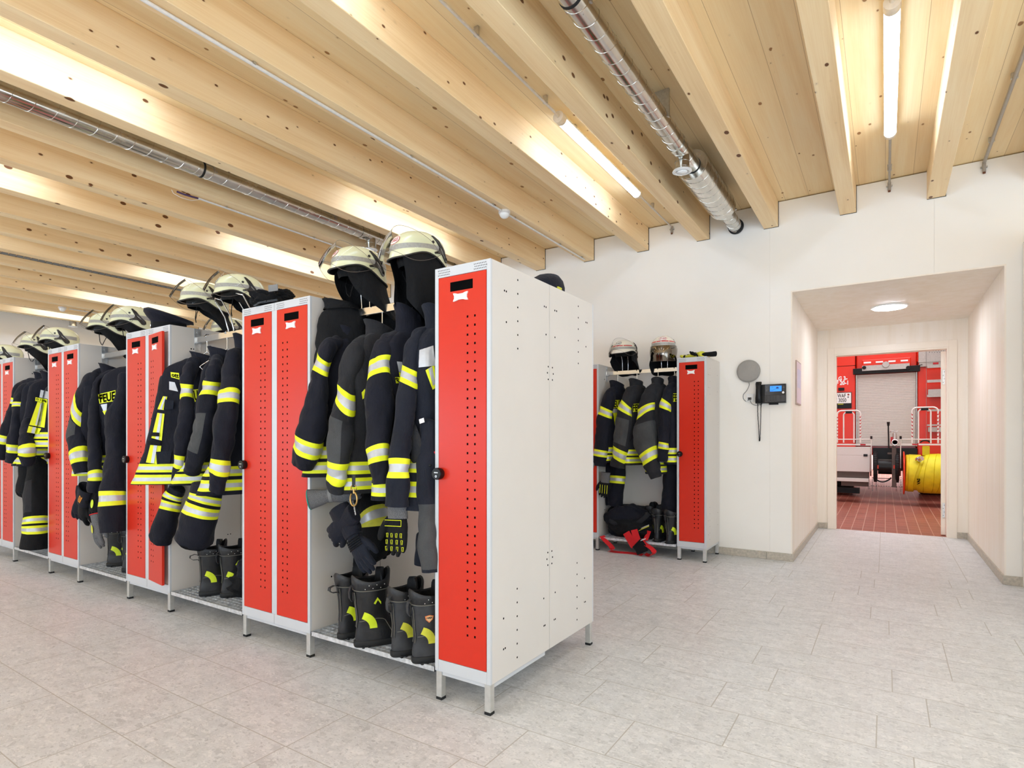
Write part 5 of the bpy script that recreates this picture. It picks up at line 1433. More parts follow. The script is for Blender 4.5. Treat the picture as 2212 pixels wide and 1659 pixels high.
MB().loft([[V((.036*math.cos(q), .024*math.sin(q), z)) for q in [2*PI*k/20 for k in range(20)]] for z in (-.004, .012)], 0, False, False).build('tab', M['grey'], g)
g = glove('dark blue long-cuffed fire glove hanging open below the snap hook', W(764, 1158, 1.93), (math.radians(6), math.radians(-30), math.radians(-8)), 'navy2', 1.22, cuff=.03, curl=.15, seed=5, thumb=1)
MB().loft([[V((a*math.cos(q)+dx, b*math.sin(q), z)) for q in [2*PI*k/24 for k in range(24)]] for z, a, b, dx in ((.0, .042, .03, 0), (.03, .047, .034, 0), (.055, .05, .034, -.004), (.10, .062, .036, -.012), (.135, .056, .036, -.016), (.135, .048, .028, -.016), (.07, .04, .022, -.004))], 0).displace(.006, 26, 4).build('gauntlet', M['navy'], g)
for i, z in enumerate((-.012, -.021, -.030, -.039, -.048)): MB().tube([V((-.044, -.010, z)), V((-.02, -.0235, z-.001)), V((.02, -.0235, z-.002)), V((.044, -.010, z))], .003, 6).build('ridge', M['blackc'], g)
g = glove('dark blue folded fire glove hanging beside the open one over the first boots', W(742, 1132, 1.91), (math.radians(0), math.radians(52), math.radians(0)), 'navy', 1.1, cuff=.09, cw=.05, curl=.6, seed=7)
g = glove('black mechanic glove with yellow piping below a cuff in the first bay', W(859, 1102, 1.90), (math.radians(4), math.radians(3), math.radians(180)), 'blackc', 1.25, cuff=.035, cw=.05, curl=.1, spread=.12, seed=9, thumb=1)
pp = MB()
for i, x in enumerate((-.034, -.012, .011, .033)):
    for k in range(3):
        z = -.082-k*.024; w2 = .0042; x2 = x*(1+.10*k); y2 = .0178-k*.0012; pp.tube([V((x2-w2, y2, z)), V((x2-w2*.7, y2, z-.015)), V((x2+w2*.7, y2, z-.015)), V((x2+w2, y2, z)), V((x2-w2, y2, z))], .0009, 5)
pp.tube([V((-.04, .0235, -.035)), V((.04, .0235, -.035)), V((.04, .0235, -.056)), V((-.04, .0235, -.056)), V((-.04, .0235, -.035))], .0012, 5)
pp.build('piping', M['yel'], g)
MB().loft([[V((a*math.cos(q), b*math.sin(q), z)) for q in [2*PI*k/20 for k in range(20)]] for z, a, b in ((-.03, .046, .0245), (.0, .042, .026), (.036, .05, .03))], 0, False, False).build('cuff', M['glove_knit'], g)
t = thing('snap_hook', 'brass snap hook on a strap hanging in the middle of the first bay', 'snap hook', W(763, 1050, 1.86))
brass = plain('brass', (186, 150, 92), .3, 1.0)
c = W(764, 1078, 1.86); s_ = .00232
ring = [c+V((10*s_*math.sin(a)*(1.0), 0, 14*s_*math.cos(a))) for a in [2*PI*k/24 for k in range(22)]]
MB().tube(ring, .0042, 8).tube([W(765, 1066, 1.86), W(764, 1056, 1.86)], [.006, .004], 8).tube([W(758, 1058, 1.86), W(759, 1050, 1.86), W(764, 1046, 1.86), W(769, 1050, 1.86), W(770, 1058, 1.86), W(758, 1058, 1.86)], .003, 6).build('hook', brass, t)
MB().tube([W(764, 1026, 1.86), W(764, 1052, 1.86)], [(.004, .013), (.004, .011)], 8, up=(0, 1, 0)).build('strap', M['black'], t)
ch = MB()
for i in range(9):
    p = W(764+i*.5, 1090+i*2.6, 1.87); ch.tube([p+V((.003*math.cos(a), .0025*math.sin(a) if i % 2 else 0, .004*math.sin(a))) for a in [2*PI*k/8 for k in range(8)]], .001, 5, closed=True)
ch.build('chain', M['chrome'], t)

# ---- second bay
A = [(412, 782, 1.99, 28), (407, 812, 1.97, 30), (404, 850, 1.95, 30), (402, 905, 1.92, 36), (396, 950, 1.90, 34), (387, 996, 1.88, 26), (379, 1040, 1.88, 22)]
t, tr2, _ = jacket('navy jacket seen from its front with yellow chest strips in the second bay', -3.84, 42, .85, A, [(830, 862), (984, 1010)], seed=43, wf=.345, wb=.18, th=.09, flare=1.18, topk=.74, ch=.045, amp=.007, lean=(-.03, -.03), hb=[(.985, .93), (.915, .855)], hang='wire hanger holding the front-facing jacket in the second bay')
label_patch(t, [(369, 804), (387, 806), (388, 820), (370, 815)], 'ott', tr2, fill=.7)
patch(t, 'reflective_patch', [(366, 824), (378, 826), (385, 846), (366, 842)], tr2, M['sil'])
for q, mt, of in (([(353, 856), (362, 857), (355, 886), (341, 884)], 'yel', .005), ([(356, 857), (359, 857), (350, 885), (345, 884)], 'sil', .0085),
                  ([(341, 892), (356, 894), (350, 952), (328, 946)], 'yel', .005), ([(346, 893), (351, 893), (343, 950), (336, 948)], 'sil', .0085),
                  ([(326, 960), (349, 963), (344, 1003), (316, 999)], 'yel', .005), ([(333, 961), (340, 962), (333, 1001), (326, 1000)], 'sil', .0085)):
    patch(t, 'chest_strip', q, tr2 if mt == 'yel' else PT[0], M[mt], .005 if mt == 'yel' else .003)
for q in ([(329, 934), (346, 935), (346, 943), (327, 942)], [(323, 952), (348, 954), (348, 963), (322, 961)]): patch(t, 'strap', q, tr2, M['blackc'], .013)
patch(t, 'radio_pocket', [(358, 863), (377, 866), (375, 884), (355, 886)], tr2, M['navy2'], .014)
patch(t, 'pocket_flap', [(338, 976), (372, 974), (368, 1000), (340, 1003)], tr2, M['navy2'], .008)
label_patch(t, [(416, 842), (436, 840), (434, 866), (421, 868)], 'UE', tr2)
A = [(469, 770, 1.99, 26), (462, 800, 1.97, 32), (455, 841, 1.95, 38), (446, 900, 1.92, 46), (436, 950, 1.90, 50), (424, 990, 1.89, 44), (412, 1018, 1.89, 36)]
jacket('navy jacket with dark grey elbow patch, second from left in the second bay', -3.60, 26, .858, A, [(824, 858)], tl=[(824, -8), (858, -8)], seed=47, sp=[(897, 975, 5)], topk=.5, wf=.27, th=.07, flare=1.2, ch=.05, hang='wire hanger of the jacket with the grey elbow patch in the second bay', hb=[(1.0, .945), (.93, .87)])
A = [(503, 775, 2.0, 38), (500, 810, 1.97, 42), (497, 859, 1.94, 46), (487, 925, 1.91, 50), (479, 975, 1.89, 46), (475, 1010, 1.88, 44), (466, 1061, 1.88, 36)]
t, tr2, _ = jacket('navy jacket with folded collar against the red locker of the second bay', -3.33, 10, .815, A, [(847, 873), (993, 1021)], tl=[(847, -6), (873, -6), (930, 0), (993, 6), (1021, 6)], seed=53, topk=.6, wf=.25, th=.085, flare=1.25, ch=.09, hb=[(.985, .925), (.905, .84)], hang='wire hanger of the jacket with folded collar in the second bay')
trousers('navy trousers with two banded legs slanting out below the jackets of the second bay', -3.62, 2.1, 1.0, [([(386, 1052, 1.98, 40), (374, 1078, 1.96, 44), (362, 1112, 1.93, 48), (350, 1150, 1.91, 52), (346, 1164, 1.91, 52)], [(1066, 1078), (1084, 1102)], []), ([(452, 1045, 1.96, 76), (444, 1075, 1.94, 76), (434, 1105, 1.92, 80), (422, 1150, 1.90, 82), (418, 1166, 1.90, 82)], [(1070, 1084), (1090, 1112)], [])], 'navy', seed=57)

# ---- third bay
A = [(200, 818, 2.0, 34), (190, 845, 1.97, 40), (177, 882, 1.94, 44), (168, 940, 1.91, 44), (173, 985, 1.89, 40), (176, 1022, 1.89, 30)]
jacket('navy jacket with tilted arm band and elbow patch, leftmost sleeve of the third bay', -5.18, 16, .88, A, [(866, 896), (976, 1001)], tl=[(862, 50), (898, 50), (930, 0), (976, -6), (1001, -6)], seed=61, sp=[(902, 948, 5)], wf=.25, th=.08, coll=True, hb=[(.985, .93), (.915, .86)], ztop=1.69)
A = [(209, 822, 2.0, 14), (205, 860, 1.97, 20), (203, 920, 1.94, 27), (205, 985, 1.92, 31), (207, 1029, 1.90, 31), (206, 1062, 1.90, 26)]
t, tr2, _ = jacket('navy jacket showing a large yellow lettered back patch in the third bay', -4.98, 48, .80, A, [(1020, 1038)], seed=67, wf=.22, th=.10, coll=False, hb=[(1.02, .965), (.94, .885)], ztop=1.72)
label_patch(t, [(212, 852), (250, 843), (250, 866), (216, 872)], 'FEUE', tr2)
patch(t, 'reflective_patch', [(218, 874), (232, 872), (231, 886), (224, 888)], tr2, M['sil'])
patch(t, 'strip', [(222, 888), (233, 885), (234, 892), (227, 897)], tr2, M['yel'], nu=3, nv=3)
trousers('bulky navy trousers with a broad leg band right beside the ajar locker', -4.70, 2.1, 1.62, [([(268, 805, 2.05, 26), (263, 860, 2.03, 28), (250, 905, 2.0, 48), (252, 960, 1.98, 46), (249, 1015, 1.94, 48), (243, 1076, 1.91, 60), (246, 1148, 1.91, 60)], [(1062, 1092)], []), ([(266, 900, 2.1, 30), (268, 980, 2.08, 36), (267, 1080, 2.06, 34)], [(1005, 1030)], [])], 'navy', seed=71)
g = glove('black fire glove with orange lettering on its cuff in the third bay', W(182, 1085, 1.90), (math.radians(5), math.radians(30), math.radians(0)), 'blackc', 1.35, cuff=.05, cw=.06, curl=.3, seed=11)
cf = MB().loft([[V((a*math.cos(q), b*math.sin(q), z)) for q in [2*PI*k/24 for k in range(24)]] for z, a, b in ((-.01, .042, .03), (.03, .05, .034), (.08, .06, .036), (.10, .062, .036), (.10, .055, .03), (.04, .04, .022))], 0).displace(.004, 26, 4)
ctree = bvh(cf); cf.build('gauntlet', M['navy'], g)
tx = text_mb('SEIZ', .026, 1.0, .001).xf(frame((.022, -.2, .04), (.3, 0, 1), (-1, 0, .3))); conform(tx, ctree, (0, 1, 0), .002, .3).build('lettering', plain('orange_print', (236, 150, 40), .5), g)
g = glove('second black fire glove hanging lower left in the third bay', W(176, 1078, 1.95), (math.radians(0), math.radians(14), math.radians(30)), 'navy', 1.2, cuff=.08, cw=.055, curl=.4, seed=13)
g = glove('grey knitted rescue glove hanging upside down with red hem in the third bay', W(208, 1128, 1.90), (math.radians(0), math.radians(-14), math.radians(0)), 'glove_knit', 1.2, cuff=.05, cw=.046, curl=.2, seed=15)
MB().tube([V((.045*math.cos(q), .027*math.sin(q), .05)) for q in [2*PI*k/20 for k in range(20)]], .003, 6, closed=True).build('cuff_hem', M['redstrap'], g)
pd = MB().loft([[V((.012*math.cos(q)*k, -.0235-.004*k, -.04+.026*math.sin(q)*k)) for q in [2*PI*j/16 for j in range(16)]] for k in (1, .9, .5, .1)], 0, False, True)
pd.build('pad', M['yelold'], g)
g = glove('black rescue glove with lime knuckle pad under a cuff in the third bay', W(208, 1075, 1.93), (math.radians(0), math.radians(8), math.radians(20)), 'blackc', 1.1, cuff=.04, cw=.045, curl=.2, seed=17)
pd = MB().loft([[V((.012*math.cos(q)*k, -.0235-.004*k, -.04+.03*math.sin(q)*k)) for q in [2*PI*j/16 for j in range(16)]] for k in (1, .9, .5, .1)], 0, False, True)
pd.build('pad', M['lime'], g)

# ---- fourth bay
A = [(44, 836, 2.0, 22), (36, 860, 1.96, 24), (24, 905, 1.93, 26), (12, 945, 1.90, 28), (4, 990, 1.89, 26)]
jacket('navy jacket with arm bands, leftmost of the fourth bay at the photo edge', -6.52, 14, .90, A, [(861, 873), (940, 957)], seed=81, wf=.24, th=.075, coll=True)
A = [(56, 826, 2.0, 22), (48, 850, 1.97, 26), (40, 900, 1.93, 30), (33, 945, 1.90, 30), (29, 975, 1.89, 30), (27, 998, 1.89, 30)]
jacket('navy jacket with a broad cuff band, second of the fourth bay', -6.36, 14, .90, A, [(870, 880), (960, 977)], seed=83, wf=.24, th=.08, coll=True)
A = [(60, 905, 1.93, 24), (57, 945, 1.88, 30), (60, 972, 1.87, 34), (60, 1002, 1.88, 30)]
t, tr2, _ = jacket('navy jacket facing the aisle with yellow chest strip and name tag in the fourth bay', -6.08, 62, 1.06, A, [(965, 982)], seed=87, neck=False, ztop=1.66, wf=.22, wb=.2, th=.11, amp=.003, coll=False, hb=[(1.20, 1.145), (1.13, 1.075)], lean=(.05, -.06), flare=1.2, hang='wire hanger of the name tag jacket in the fourth bay')
patch(t, 'reflective_patch', [(88, 842), (104, 846), (104, 862), (85, 858)], tr2, M['sil'])
label_patch(t, [(77, 858), (103, 863), (103, 872), (76, 866)], 'D. Ludg', tr2, fill=.7, toff=.022)
for q, mt, of in (([(81, 868), (103, 872), (97, 924), (63, 918)], 'yel', .005), ([(88, 869), (95, 871), (87, 920), (76, 918)], 'sil', .0085),
                  ([(62, 920), (90, 926), (84, 938), (58, 934)], 'yel', .005), ([(71, 922), (78, 923), (74, 937), (67, 935)], 'sil', .0085)):
    patch(t, 'chest_strip', q, tr2 if mt == 'yel' else PT[0], M[mt], .005 if mt == 'yel' else .003)
patch(t, 'shoulder_strip', [(65, 848), (70, 845), (70, 856), (60, 863)], tr2, M['yel'])
trousers('black trousers with padded knee and double silver bands in the fourth bay', -6.0, 2.1, 1.15, [([(84, 985, 2.02, 42), (80, 1030, 1.98, 46), (78, 1075, 1.95, 50), (77, 1135, 1.93, 54), (76, 1182, 1.93, 60)], [(1117, 1131), (1135, 1150)], [(1045, 1108, 5)])], 'blackc', seed=91, kn='char')
g = glove('black work glove pair clipped in front of the padded trousers of the fourth bay', W(52, 1030, 1.93), (0, math.radians(10), math.radians(20)), 'blackc', 1.5, cuff=.09, cw=.05, curl=.5, seed=19)

# ---- bay against the back wall
WJ = 'jackets in the bay against the back wall'
A = [(1321, 836, 5.47, 22), (1314, 862, 5.44, 26), (1308, 892, 5.41, 29), (1302, 935, 5.39, 31), (1297, 979, 5.37, 31), (1294, 1006, 5.37, 28)]
kw = dict(Y=5.60, group=WJ, rail=1.803, wb=.19)
t, tr2, _ = jacket('navy jacket with chevron arm band and yellow back patch, leftmost against the back wall', -2.33, 14, .90, A, [(882, 900), (972, 986)], tl=[(882, 14), (900, 14), (972, 4)], seed=101, wf=.22, th=.08, ztop=1.69, hang='wire hanger of the leftmost jacket against the back wall', **kw)
label_patch(t, [(1321, 865), (1338, 864), (1338, 881), (1321, 882)], 'FEU', tr2)
patch(t, 'reflective_patch', [(1322, 883), (1333, 883), (1333, 891), (1323, 892)], tr2, M['sil'], nu=4, nv=3)
patch(t, 'strip', [(1324, 892), (1334, 891), (1332, 915), (1330, 932)], tr2, M['yel'])
A = [(1366, 832, 5.47, 24), (1358, 858, 5.44, 27), (1351, 884, 5.41, 30), (1346, 930, 5.39, 40), (1339, 981, 5.37, 34), (1333, 1009, 5.37, 31)]
t, tr2, _ = jacket('charcoal jacket with yellow back patch, second from left against the back wall', -2.12, 12, .88, A, [(872, 892), (970, 993)], 'char', sp=[(905, 960, 5)], tl=[(872, 26), (892, 26), (920, 0), (970, 18), (993, 18)], seed=103, wf=.22, th=.085, ztop=1.70, hang='wire hanger of the charcoal jacket against the back wall', **kw)
label_patch(t, [(1366, 873), (1384, 871), (1384, 888), (1367, 890)], 'FEU', tr2)
A = [(1406, 838, 5.47, 26), (1400, 862, 5.44, 32), (1394, 890, 5.41, 37), (1393, 940, 5.39, 48), (1402, 985, 5.37, 40), (1411, 1012, 5.37, 32), (1418, 1032, 5.37, 26)]
jacket('dark jacket with a large grey sleeve panel bent to the right against the back wall', -1.90, -8, .80, A, [(878, 898), (975, 998)], 'char', sp=[(915, 975, 3)], tl=[(878, -34), (898, -34), (930, 0), (975, -18), (998, -12)], seed=107, wf=.21, th=.10, ztop=1.70, hang='wire hanger of the jacket with the grey sleeve panel', **kw)
A = [(1449, 832, 5.47, 20), (1443, 855, 5.44, 22), (1438, 877, 5.41, 24), (1436, 920, 5.39, 25), (1433, 963, 5.37, 23), (1431, 997, 5.37, 20)]
t, tr2, _ = jacket('navy jacket next to the narrow red wall locker with yellow letters on its back', -1.735, -4, .90, A, [(867, 885), (956, 970)], tl=[(867, 22), (885, 22)], seed=109, wf=.21, th=.08, ztop=1.70, ch=.06, hang='wire hanger of the jacket beside the narrow wall locker', **kw)
label_patch(t, [(1453, 850), (1462, 850), (1462, 867), (1454, 868)], 'FE', tr2)
trousers('navy trousers with one leg band hanging left against the back wall', -2.26, 5.62, 1.1, [([(1336, 1000, 5.6, 30), (1334, 1030, 5.58, 34), (1332, 1055, 5.57, 34), (1328, 1092, 5.57, 34)], [(1028, 1044)], []), ([(1318, 1000, 5.62, 24), (1314, 1060, 5.62, 28), (1316, 1090, 5.62, 26)], [], [])], 'navy', group='trousers against the back wall', seed=113)
trousers('dark trousers with a pale yellow side strip beside the narrow wall locker', -1.76, 5.62, 1.1, [([(1452, 990, 5.56, 26), (1448, 1040, 5.55, 32), (1446, 1090, 5.54, 34), (1446, 1122, 5.54, 30)], [], [])], 'navy', group='trousers against the back wall', seed=117)
g = glove('black glove with yellow piping below the leftmost cuff against the back wall', W(1307, 1035, 5.38), (0, math.radians(-5), math.radians(180)), 'blackc', 1.15, cuff=.06, cw=.04, curl=.15, spread=.12, seed=21)
pp = MB()
for i, x in enumerate((-.034, -.012, .011, .033)):
    pp.tube([V((x, .020, -.05)), V((x, .018, -.085)), V((x, .016, -.125))], .0022, 5)
pp.build('piping', M['yel'], g)
MB().loft([[V((a*math.cos(q), b*math.sin(q), z)) for q in [2*PI*k/20 for k in range(20)]] for z, a, b in ((-.03, .044, .0245), (.0, .040, .026), (.06, .044, .03))], 0, False, False).build('cuff', M['glove_knit'], g)
# back row jackets glimpsed through the gaps
for x, lb in ((-2.30, 'dark jacket on the back row behind the charcoal jacket'), (-1.82, 'dark jacket on the back row behind the near end locker'), (-3.75, 'dark jacket on the back row behind the second bay'), (-5.05, 'dark jacket on the back row behind the third bay')):
    jacket(lb, x, 4, .9, None, [], 'blackc', Y=2.76, seed=int(-x*37), group='back row jackets', back=False, ztop=1.62)
# ================================================================ bags, caps, small things on and around the lockers
def lump(label, name, cat, pxs, Yc, zb, seed, mat, amp=.03, dy=.16):
    t = thing(name, label, cat, W(*pxs[0], Yc))
    return t
def blob(c, r, seed, amp=.18, sc_=2.2, n=40, k=24, sq=.75, flat=.0):
    m = MB(); rings = []
    for i in range(1, k):
        th = PI*i/k; ring = []
        for j in range(n):
            a = 2*PI*j/n; d = V((math.copysign(abs(math.sin(th))**sq, 1)*math.cos(a), math.copysign(abs(math.sin(th))**sq, 1)*math.sin(a), math.copysign(abs(math.cos(th))**sq, math.cos(th))))
            q = 1+amp*noise.noise(d*sc_+V((seed*3.1, seed, 0)))+amp*.4*noise.noise(d*sc_*2.7+V((seed, 0, seed)))
            p = V((d.x*r[0]*q, d.y*r[1]*q, d.z*r[2]*q))
            if p.z < -r[2]*(1-flat): p.z = -r[2]*(1-flat)
            ring.append(V(c)+p)
        rings.append(ring)
    return m.loft(rings, 0)
zg = .1405
c = WZ(1352, 1163, zg)
t = thing('holdall', 'dark blue holdall bag slumped on the grating of the back wall bay', 'bag', (-2.22, 5.6, zg))
blob((-2.22, 5.62, zg+.155), (.25, .17, .165), 3, .20, 2.0, flat=.06).build('body', M['navy'], t)
blob((-2.14, 5.56, zg+.10), (.26, .15, .105), 8, .22, 2.4, flat=.06).build('side_pocket', M['blackc'], t)
st = MB(); pts = []
for k in range(14):
    a = k/13; pts.append(V((-2.36+.42*a, 5.44+.03*math.sin(a*3), zg+.17-.10*math.sin(a*PI)+.10*a)))
st.tube(pts, [(.006, .022)]*14, 8, up=(0, 1, 0)).build('carry_strap', M['char'], t)
t = thing('dark_bag', 'small black bag beside the boots in the second bay against the red locker', 'bag', WZ(500, 1300, zg))
b = WZ(497, 1296, zg)
blob((b.x-.02, b.y+.13, zg+.085), (.12, .11, .09), 5, .25, 2.4, flat=.04).build('body', M['blackc'], t)
blob((b.x+.06, b.y+.10, zg+.19), (.07, .08, .07), 6, .25, 2.6).build('roll', M['navy'], t)
# red rescue strap hanging from the grating to the floor
def ribbon(mb, pts, w, th=.0025, m=0, tw=None):
    pts = [V(p) for p in pts]; rings = []
    for i, p in enumerate(pts):
        t_ = (pts[min(i+1, len(pts)-1)]-pts[max(i-1, 0)]).normalized()
        u = V(tw[i]) if tw else V((0, -.25, 1)).cross(t_)
        u = (u-t_*u.dot(t_)).normalized(); n_ = t_.cross(u)
        rings.append([p+u*w/2+n_*th/2, p-u*w/2+n_*th/2, p-u*w/2-n_*th/2, p+u*w/2-n_*th/2])
    return mb.loft(rings, m, smooth=False)
t = thing('rescue_strap', 'red and black strap harness trailing from the wall bay grating onto the floor', 'strap', W(1380, 1180, 5.38))
YS = 5.375
def RP(x, y, Y=YS): return W(1280+x*.13562, 1060+y*.13562, Y)
def smooth3(l, n=6): return [V(q) for q in crom([tuple(p) for p in l], n)]
ribbon(MB(), smooth3([RP(150, 720, 5.41), RP(200, 790, 5.385), RP(290, 880, 5.37), RP(310, 930, 5.36), WZ(1280+270*.13562, 1060+960*.13562, .012)]), .055).build('strap', M['redstrap'], t)
fl0 = [WZ(1280+x*.13562, 1060+y*.13562, .006) for x, y in ((290, 960), (400, 978), (560, 990), (700, 1005), (800, 1022))]
ribbon(MB(), smooth3(fl0), .05, tw=[(0, 1, .2)]*25).build('strap', M['redstrap'], t)
ribbon(MB(), smooth3([RP(790, 770, 5.40), RP(830, 840, 5.385), RP(900, 890, 5.36), RP(960, 940, 5.34), RP(980, 990, 5.33), WZ(1280+920*.13562, 1060+1035*.13562, .01), WZ(1280+840*.13562, 1060+1005*.13562, .02)]), .05).build('strap', M['redstrap'], t)
ribbon(MB(), smooth3([RP(535, 665, 5.37), RP(590, 760, 5.37), RP(640, 850, 5.37), RP(665, 885, 5.37)]), .075, tw=[(1, 0, .35)]*19).build('strap', M['redstrap'], t)
ribbon(MB(), smooth3([RP(660, 620, 5.366), RP(690, 720, 5.366), RP(715, 800, 5.366), RP(690, 850, 5.366)]), .07, tw=[(1, 0, -.12)]*19).build('strap', M['redstrap'], t)
ribbon(MB(), smooth3([RP(700, 830, 5.362), RP(760, 900, 5.355), RP(800, 990, 5.345)]), .12, tw=[(1, 0, .25)]*13).build('pad', M['blackc'], t)
ribbon(MB(), smooth3([RP(900, 640, 5.45), RP(870, 720, 5.43), RP(840, 790, 5.40)]), .05).build('strap', M['redstrap'], t)
ribbon(MB(), [RP(770, 790, 5.36), RP(845, 765, 5.36)], .03).build('tag', M['white'], t)
# yellow and silver cloth strip poking out behind the wall boots
t = thing('reflective_strap', 'crumpled yellow and silver strap lying between bag and boots', 'strap', WZ(1390, 1150, .15))
ribbon(MB(), smooth3([W(1380, 1146, 5.42), W(1390, 1141, 5.42), W(1402, 1136, 5.43)]), .03).build('band', M['yelold'], t)
ribbon(MB(), smooth3([W(1383, 1142, 5.425), W(1392, 1138, 5.425), W(1402, 1134, 5.435)]), .012, .006).build('band_silver', M['sil'], t)
# gloves on top of the lockers
def flat_glove(name, label, p, yaw, mat, pad, sc_=1.0, seed=1, zoff=.02):
    t = thing('glove', label, 'glove', p, (math.radians(86), 0, math.radians(yaw)), 'gloves lying on lockers'); LOCS[t.name] = (0, 0, 0); t.scale = (sc_,)*3
    glove_mb(curl=.35, seed=seed, cuff=.075, cw=.045).build('hand', M[mat], t, remesh=.0042)
    return t
zl = 1.903
p = V((-1.50, 5.50, zl+.026))
g = flat_glove('glove', 'yellow and black work glove lying on the narrow wall locker', p, 62, 'yelold', None, 1.1, 31)
MB().loft([[V((a*math.cos(q), b*math.sin(q), z)) for q in [2*PI*k/18 for k in range(18)]] for z, a, b in ((-.10, .052, .026), (-.075, .054, .026))], 0, False, False).build('knuckle_band', M['blackc'], g)
g = flat_glove('glove', 'black work glove overhanging the right edge of the narrow wall locker', V((-1.40, 5.52, zl+.030)), 116, 'blackc', None, 1.05, 33)
MB().tube([V((.03*math.cos(q), -.022, -.03+.05*math.sin(q))) for q in [2*PI*k/20 for k in range(20)]], .003, 6, closed=True).build('piping', plain('tan_piping', (190, 160, 110), .6), g)
t = thing('gloves_bundle', 'folded black fire gloves with a grey label on the red two-door locker', 'gloves', W(585, 640, 2.02))
b0 = W(583, 634, 2.03)
blob((b0.x, b0.y, zl+.052), (.075, .11, .045), 9, .3, 2.6).build('glove_roll', M['blackc'], t)
blob((b0.x+.03, b0.y+.06, zl+.09), (.06, .06, .03), 11, .35, 3).build('cuff', M['blackc'], t)
ribbon(MB(), [W(560, 655, 1.95)+V((0, 0, .0)), W(575, 652, 1.96), W(600, 648, 2.0)], .03, .012).build('strap', M['black'], t)
ribbon(MB(), [W(552, 660, 1.943), W(562, 655, 1.945), W(578, 650, 1.96)], .03, .006).build('pull_tab', M['black'], t)
MB().obox(frame(W(590, 622, 1.90), (1, .45, .1), (0, .1, 1)), .055, .036, .003).build('label', M['grey'], t)
# peaked caps
def peaked_cap(label, c, yaw, sc_=1.0, tilt=0):
    t = thing('peaked_cap', label, 'cap', c, (math.radians(tilt), 0, math.radians(yaw))); LOCS[t.name] = (0, 0, 0); t.scale = (sc_, sc_, sc_*1.45)
    rings = []
    for z, r, k in ((0, .088, 0), (.02, .089, 0), (.04, .092, .2), (.052, .115, .6), (.060, .128, 1), (.072, .126, 1), (.078, .105, 1), (.079, .05, 1), (.079, .004, 1)):
        rings.append([V((r*.92*math.cos(a), r*1.08*math.sin(a), z+k*(-math.sin(a))*.024*min(1, r/.1))) for a in [2*PI*j/40 for j in range(40)]])
    MB().loft(rings, 0, True, True).build('crown', cloth('cap_navy%d' % int(yaw+200), (18, 18, 30)), t)
    MB().lathe([(.0885, .004), (.0905, .006), (.0905, .034), (.0885, .036)], Matrix.Diagonal((.93, 1.09, 1, 1)), 40, cap0=False, cap1=False).build('band', M['blackc'], t)
    g = []
    for k in range(17):
        a = -PI/2-1.15+2.3*k/16
        for q in (0, .5, 1):
            r = .088+.052*q*math.cos((k-8)/8*1.35); g.append(V((r*.93*math.cos(a), r*1.09*math.sin(a), .006-.022*q)))
    m = MB().add(g, [(k*3+i, k*3+i+1, k*3+i+4, k*3+i+3) for k in range(16) for i in range(2)], 0, True)
    m.add([p+V((0, 0, .003)) for p in g], [(k*3+i, k*3+i+3, k*3+i+4, k*3+i+1) for k in range(16) for i in range(2)], 0, True)
    m.build('visor', M['black'], t)
    MB().disc((0, -.101, .054), (0, -1, .5), .009, 0, 16).build('cockade', plain('cockade%d' % int(yaw+200), (196, 120, 60), .4), t)
    MB().tube([V((-.02, -.097, .02)), V((-.008, -.101, .03)), V((0, -.101, .016)), V((.008, -.101, .03)), V((.02, -.097, .02))], .002, 5).build('badge', M['chrome'], t)
    return t
pc = W(360, 684, 2.07); peaked_cap('dark blue peaked cap with cockade on the locker with the ajar door', V((pc.x-.03, 2.10, zl+.003)), -50, 1.15)
t = thing('soft_cap', 'dark navy cloth cap lying on top of the near end locker', 'cap', (-1.52, 2.55, zl))
cx, cyy = -1.50, 2.61
m = MB(); rings = []
for z, ry, rx, off in ((0, .135, .085, 0), (.02, .138, .088, 0), (.05, .128, .084, .012), (.085, .105, .07, .03), (.110, .075, .05, .045), (.122, .04, .028, .052), (.126, .01, .006, .054)):
    rings.append([V((cx+rx*math.cos(a), cyy+.02+off+ry*math.sin(a), zl+z)) for a in [2*PI*j/36 for j in range(36)]])
m.loft(rings, 0, True, True).displace(.006, 16, 3); m.build('crown', cloth('cap_cloth', (26, 28, 40)), t)
g = []
for k in range(13):
    a = -PI/2-1.1+2.2*k/12
    for q in (0, 1):
        r = 1+.55*q*math.cos((k-6)/6*1.4); g.append(V((cx+.088*r*math.cos(a), cyy+.02+.138*r*math.sin(a), zl+.010-.004*q)))
m = MB().add(g, [(k*2, k*2+1, k*2+3, k*2+2) for k in range(12)], 0, True); m.add([p+V((0, 0, .004)) for p in g], [(k*2, k*2+2, k*2+3, k*2+1) for k in range(12)], 0, True); m.build('visor', M['blackc'], t)
MB().box(cx+.086, cyy-.01, zl+.012, cx+.093, cyy+.03, zl+.03).build('tag', M['yelold'], t)

# ================================================================ things on the back wall
t = thing('wall_speaker', 'round grey fabric speaker on the wall above the telephone', 'speaker', (-1.105, YB-.02, 1.79))
T = Matrix.Translation((-1.105, YB, 1.793)) @ Matrix.Rotation(PI/2, 4, 'X')
M['mesh'] = cloth('grey_mesh', (158, 155, 150), .9, .06, 0)
MB().lathe([(.10, .004), (.106, .010), (.108, .022), (.103, .034), (.09, .040), (.05, .043), (.001, .0435)], T, 48).build('fabric_cover', M['mesh'], t)
MB().lathe([(.095, 0), (.100, .002), (.100, .008)], T, 40).build('back_plate', M['grey'], t)
def PH(x, y, Y): return W(1560+x*.13265, 760+y*.13265, Y)
cab = MB().tube(smooth3([PH(437, 500, YB-.014), PH(438, 550, YB-.006), PH(400, 630, YB-.005), PH(345, 700, YB-.005), PH(350, 770, YB-.005), PH(395, 806, YB-.008), PH(430, 785, YB-.022)]), .0026, 6)
cab.build('cable', M['grey'], t)
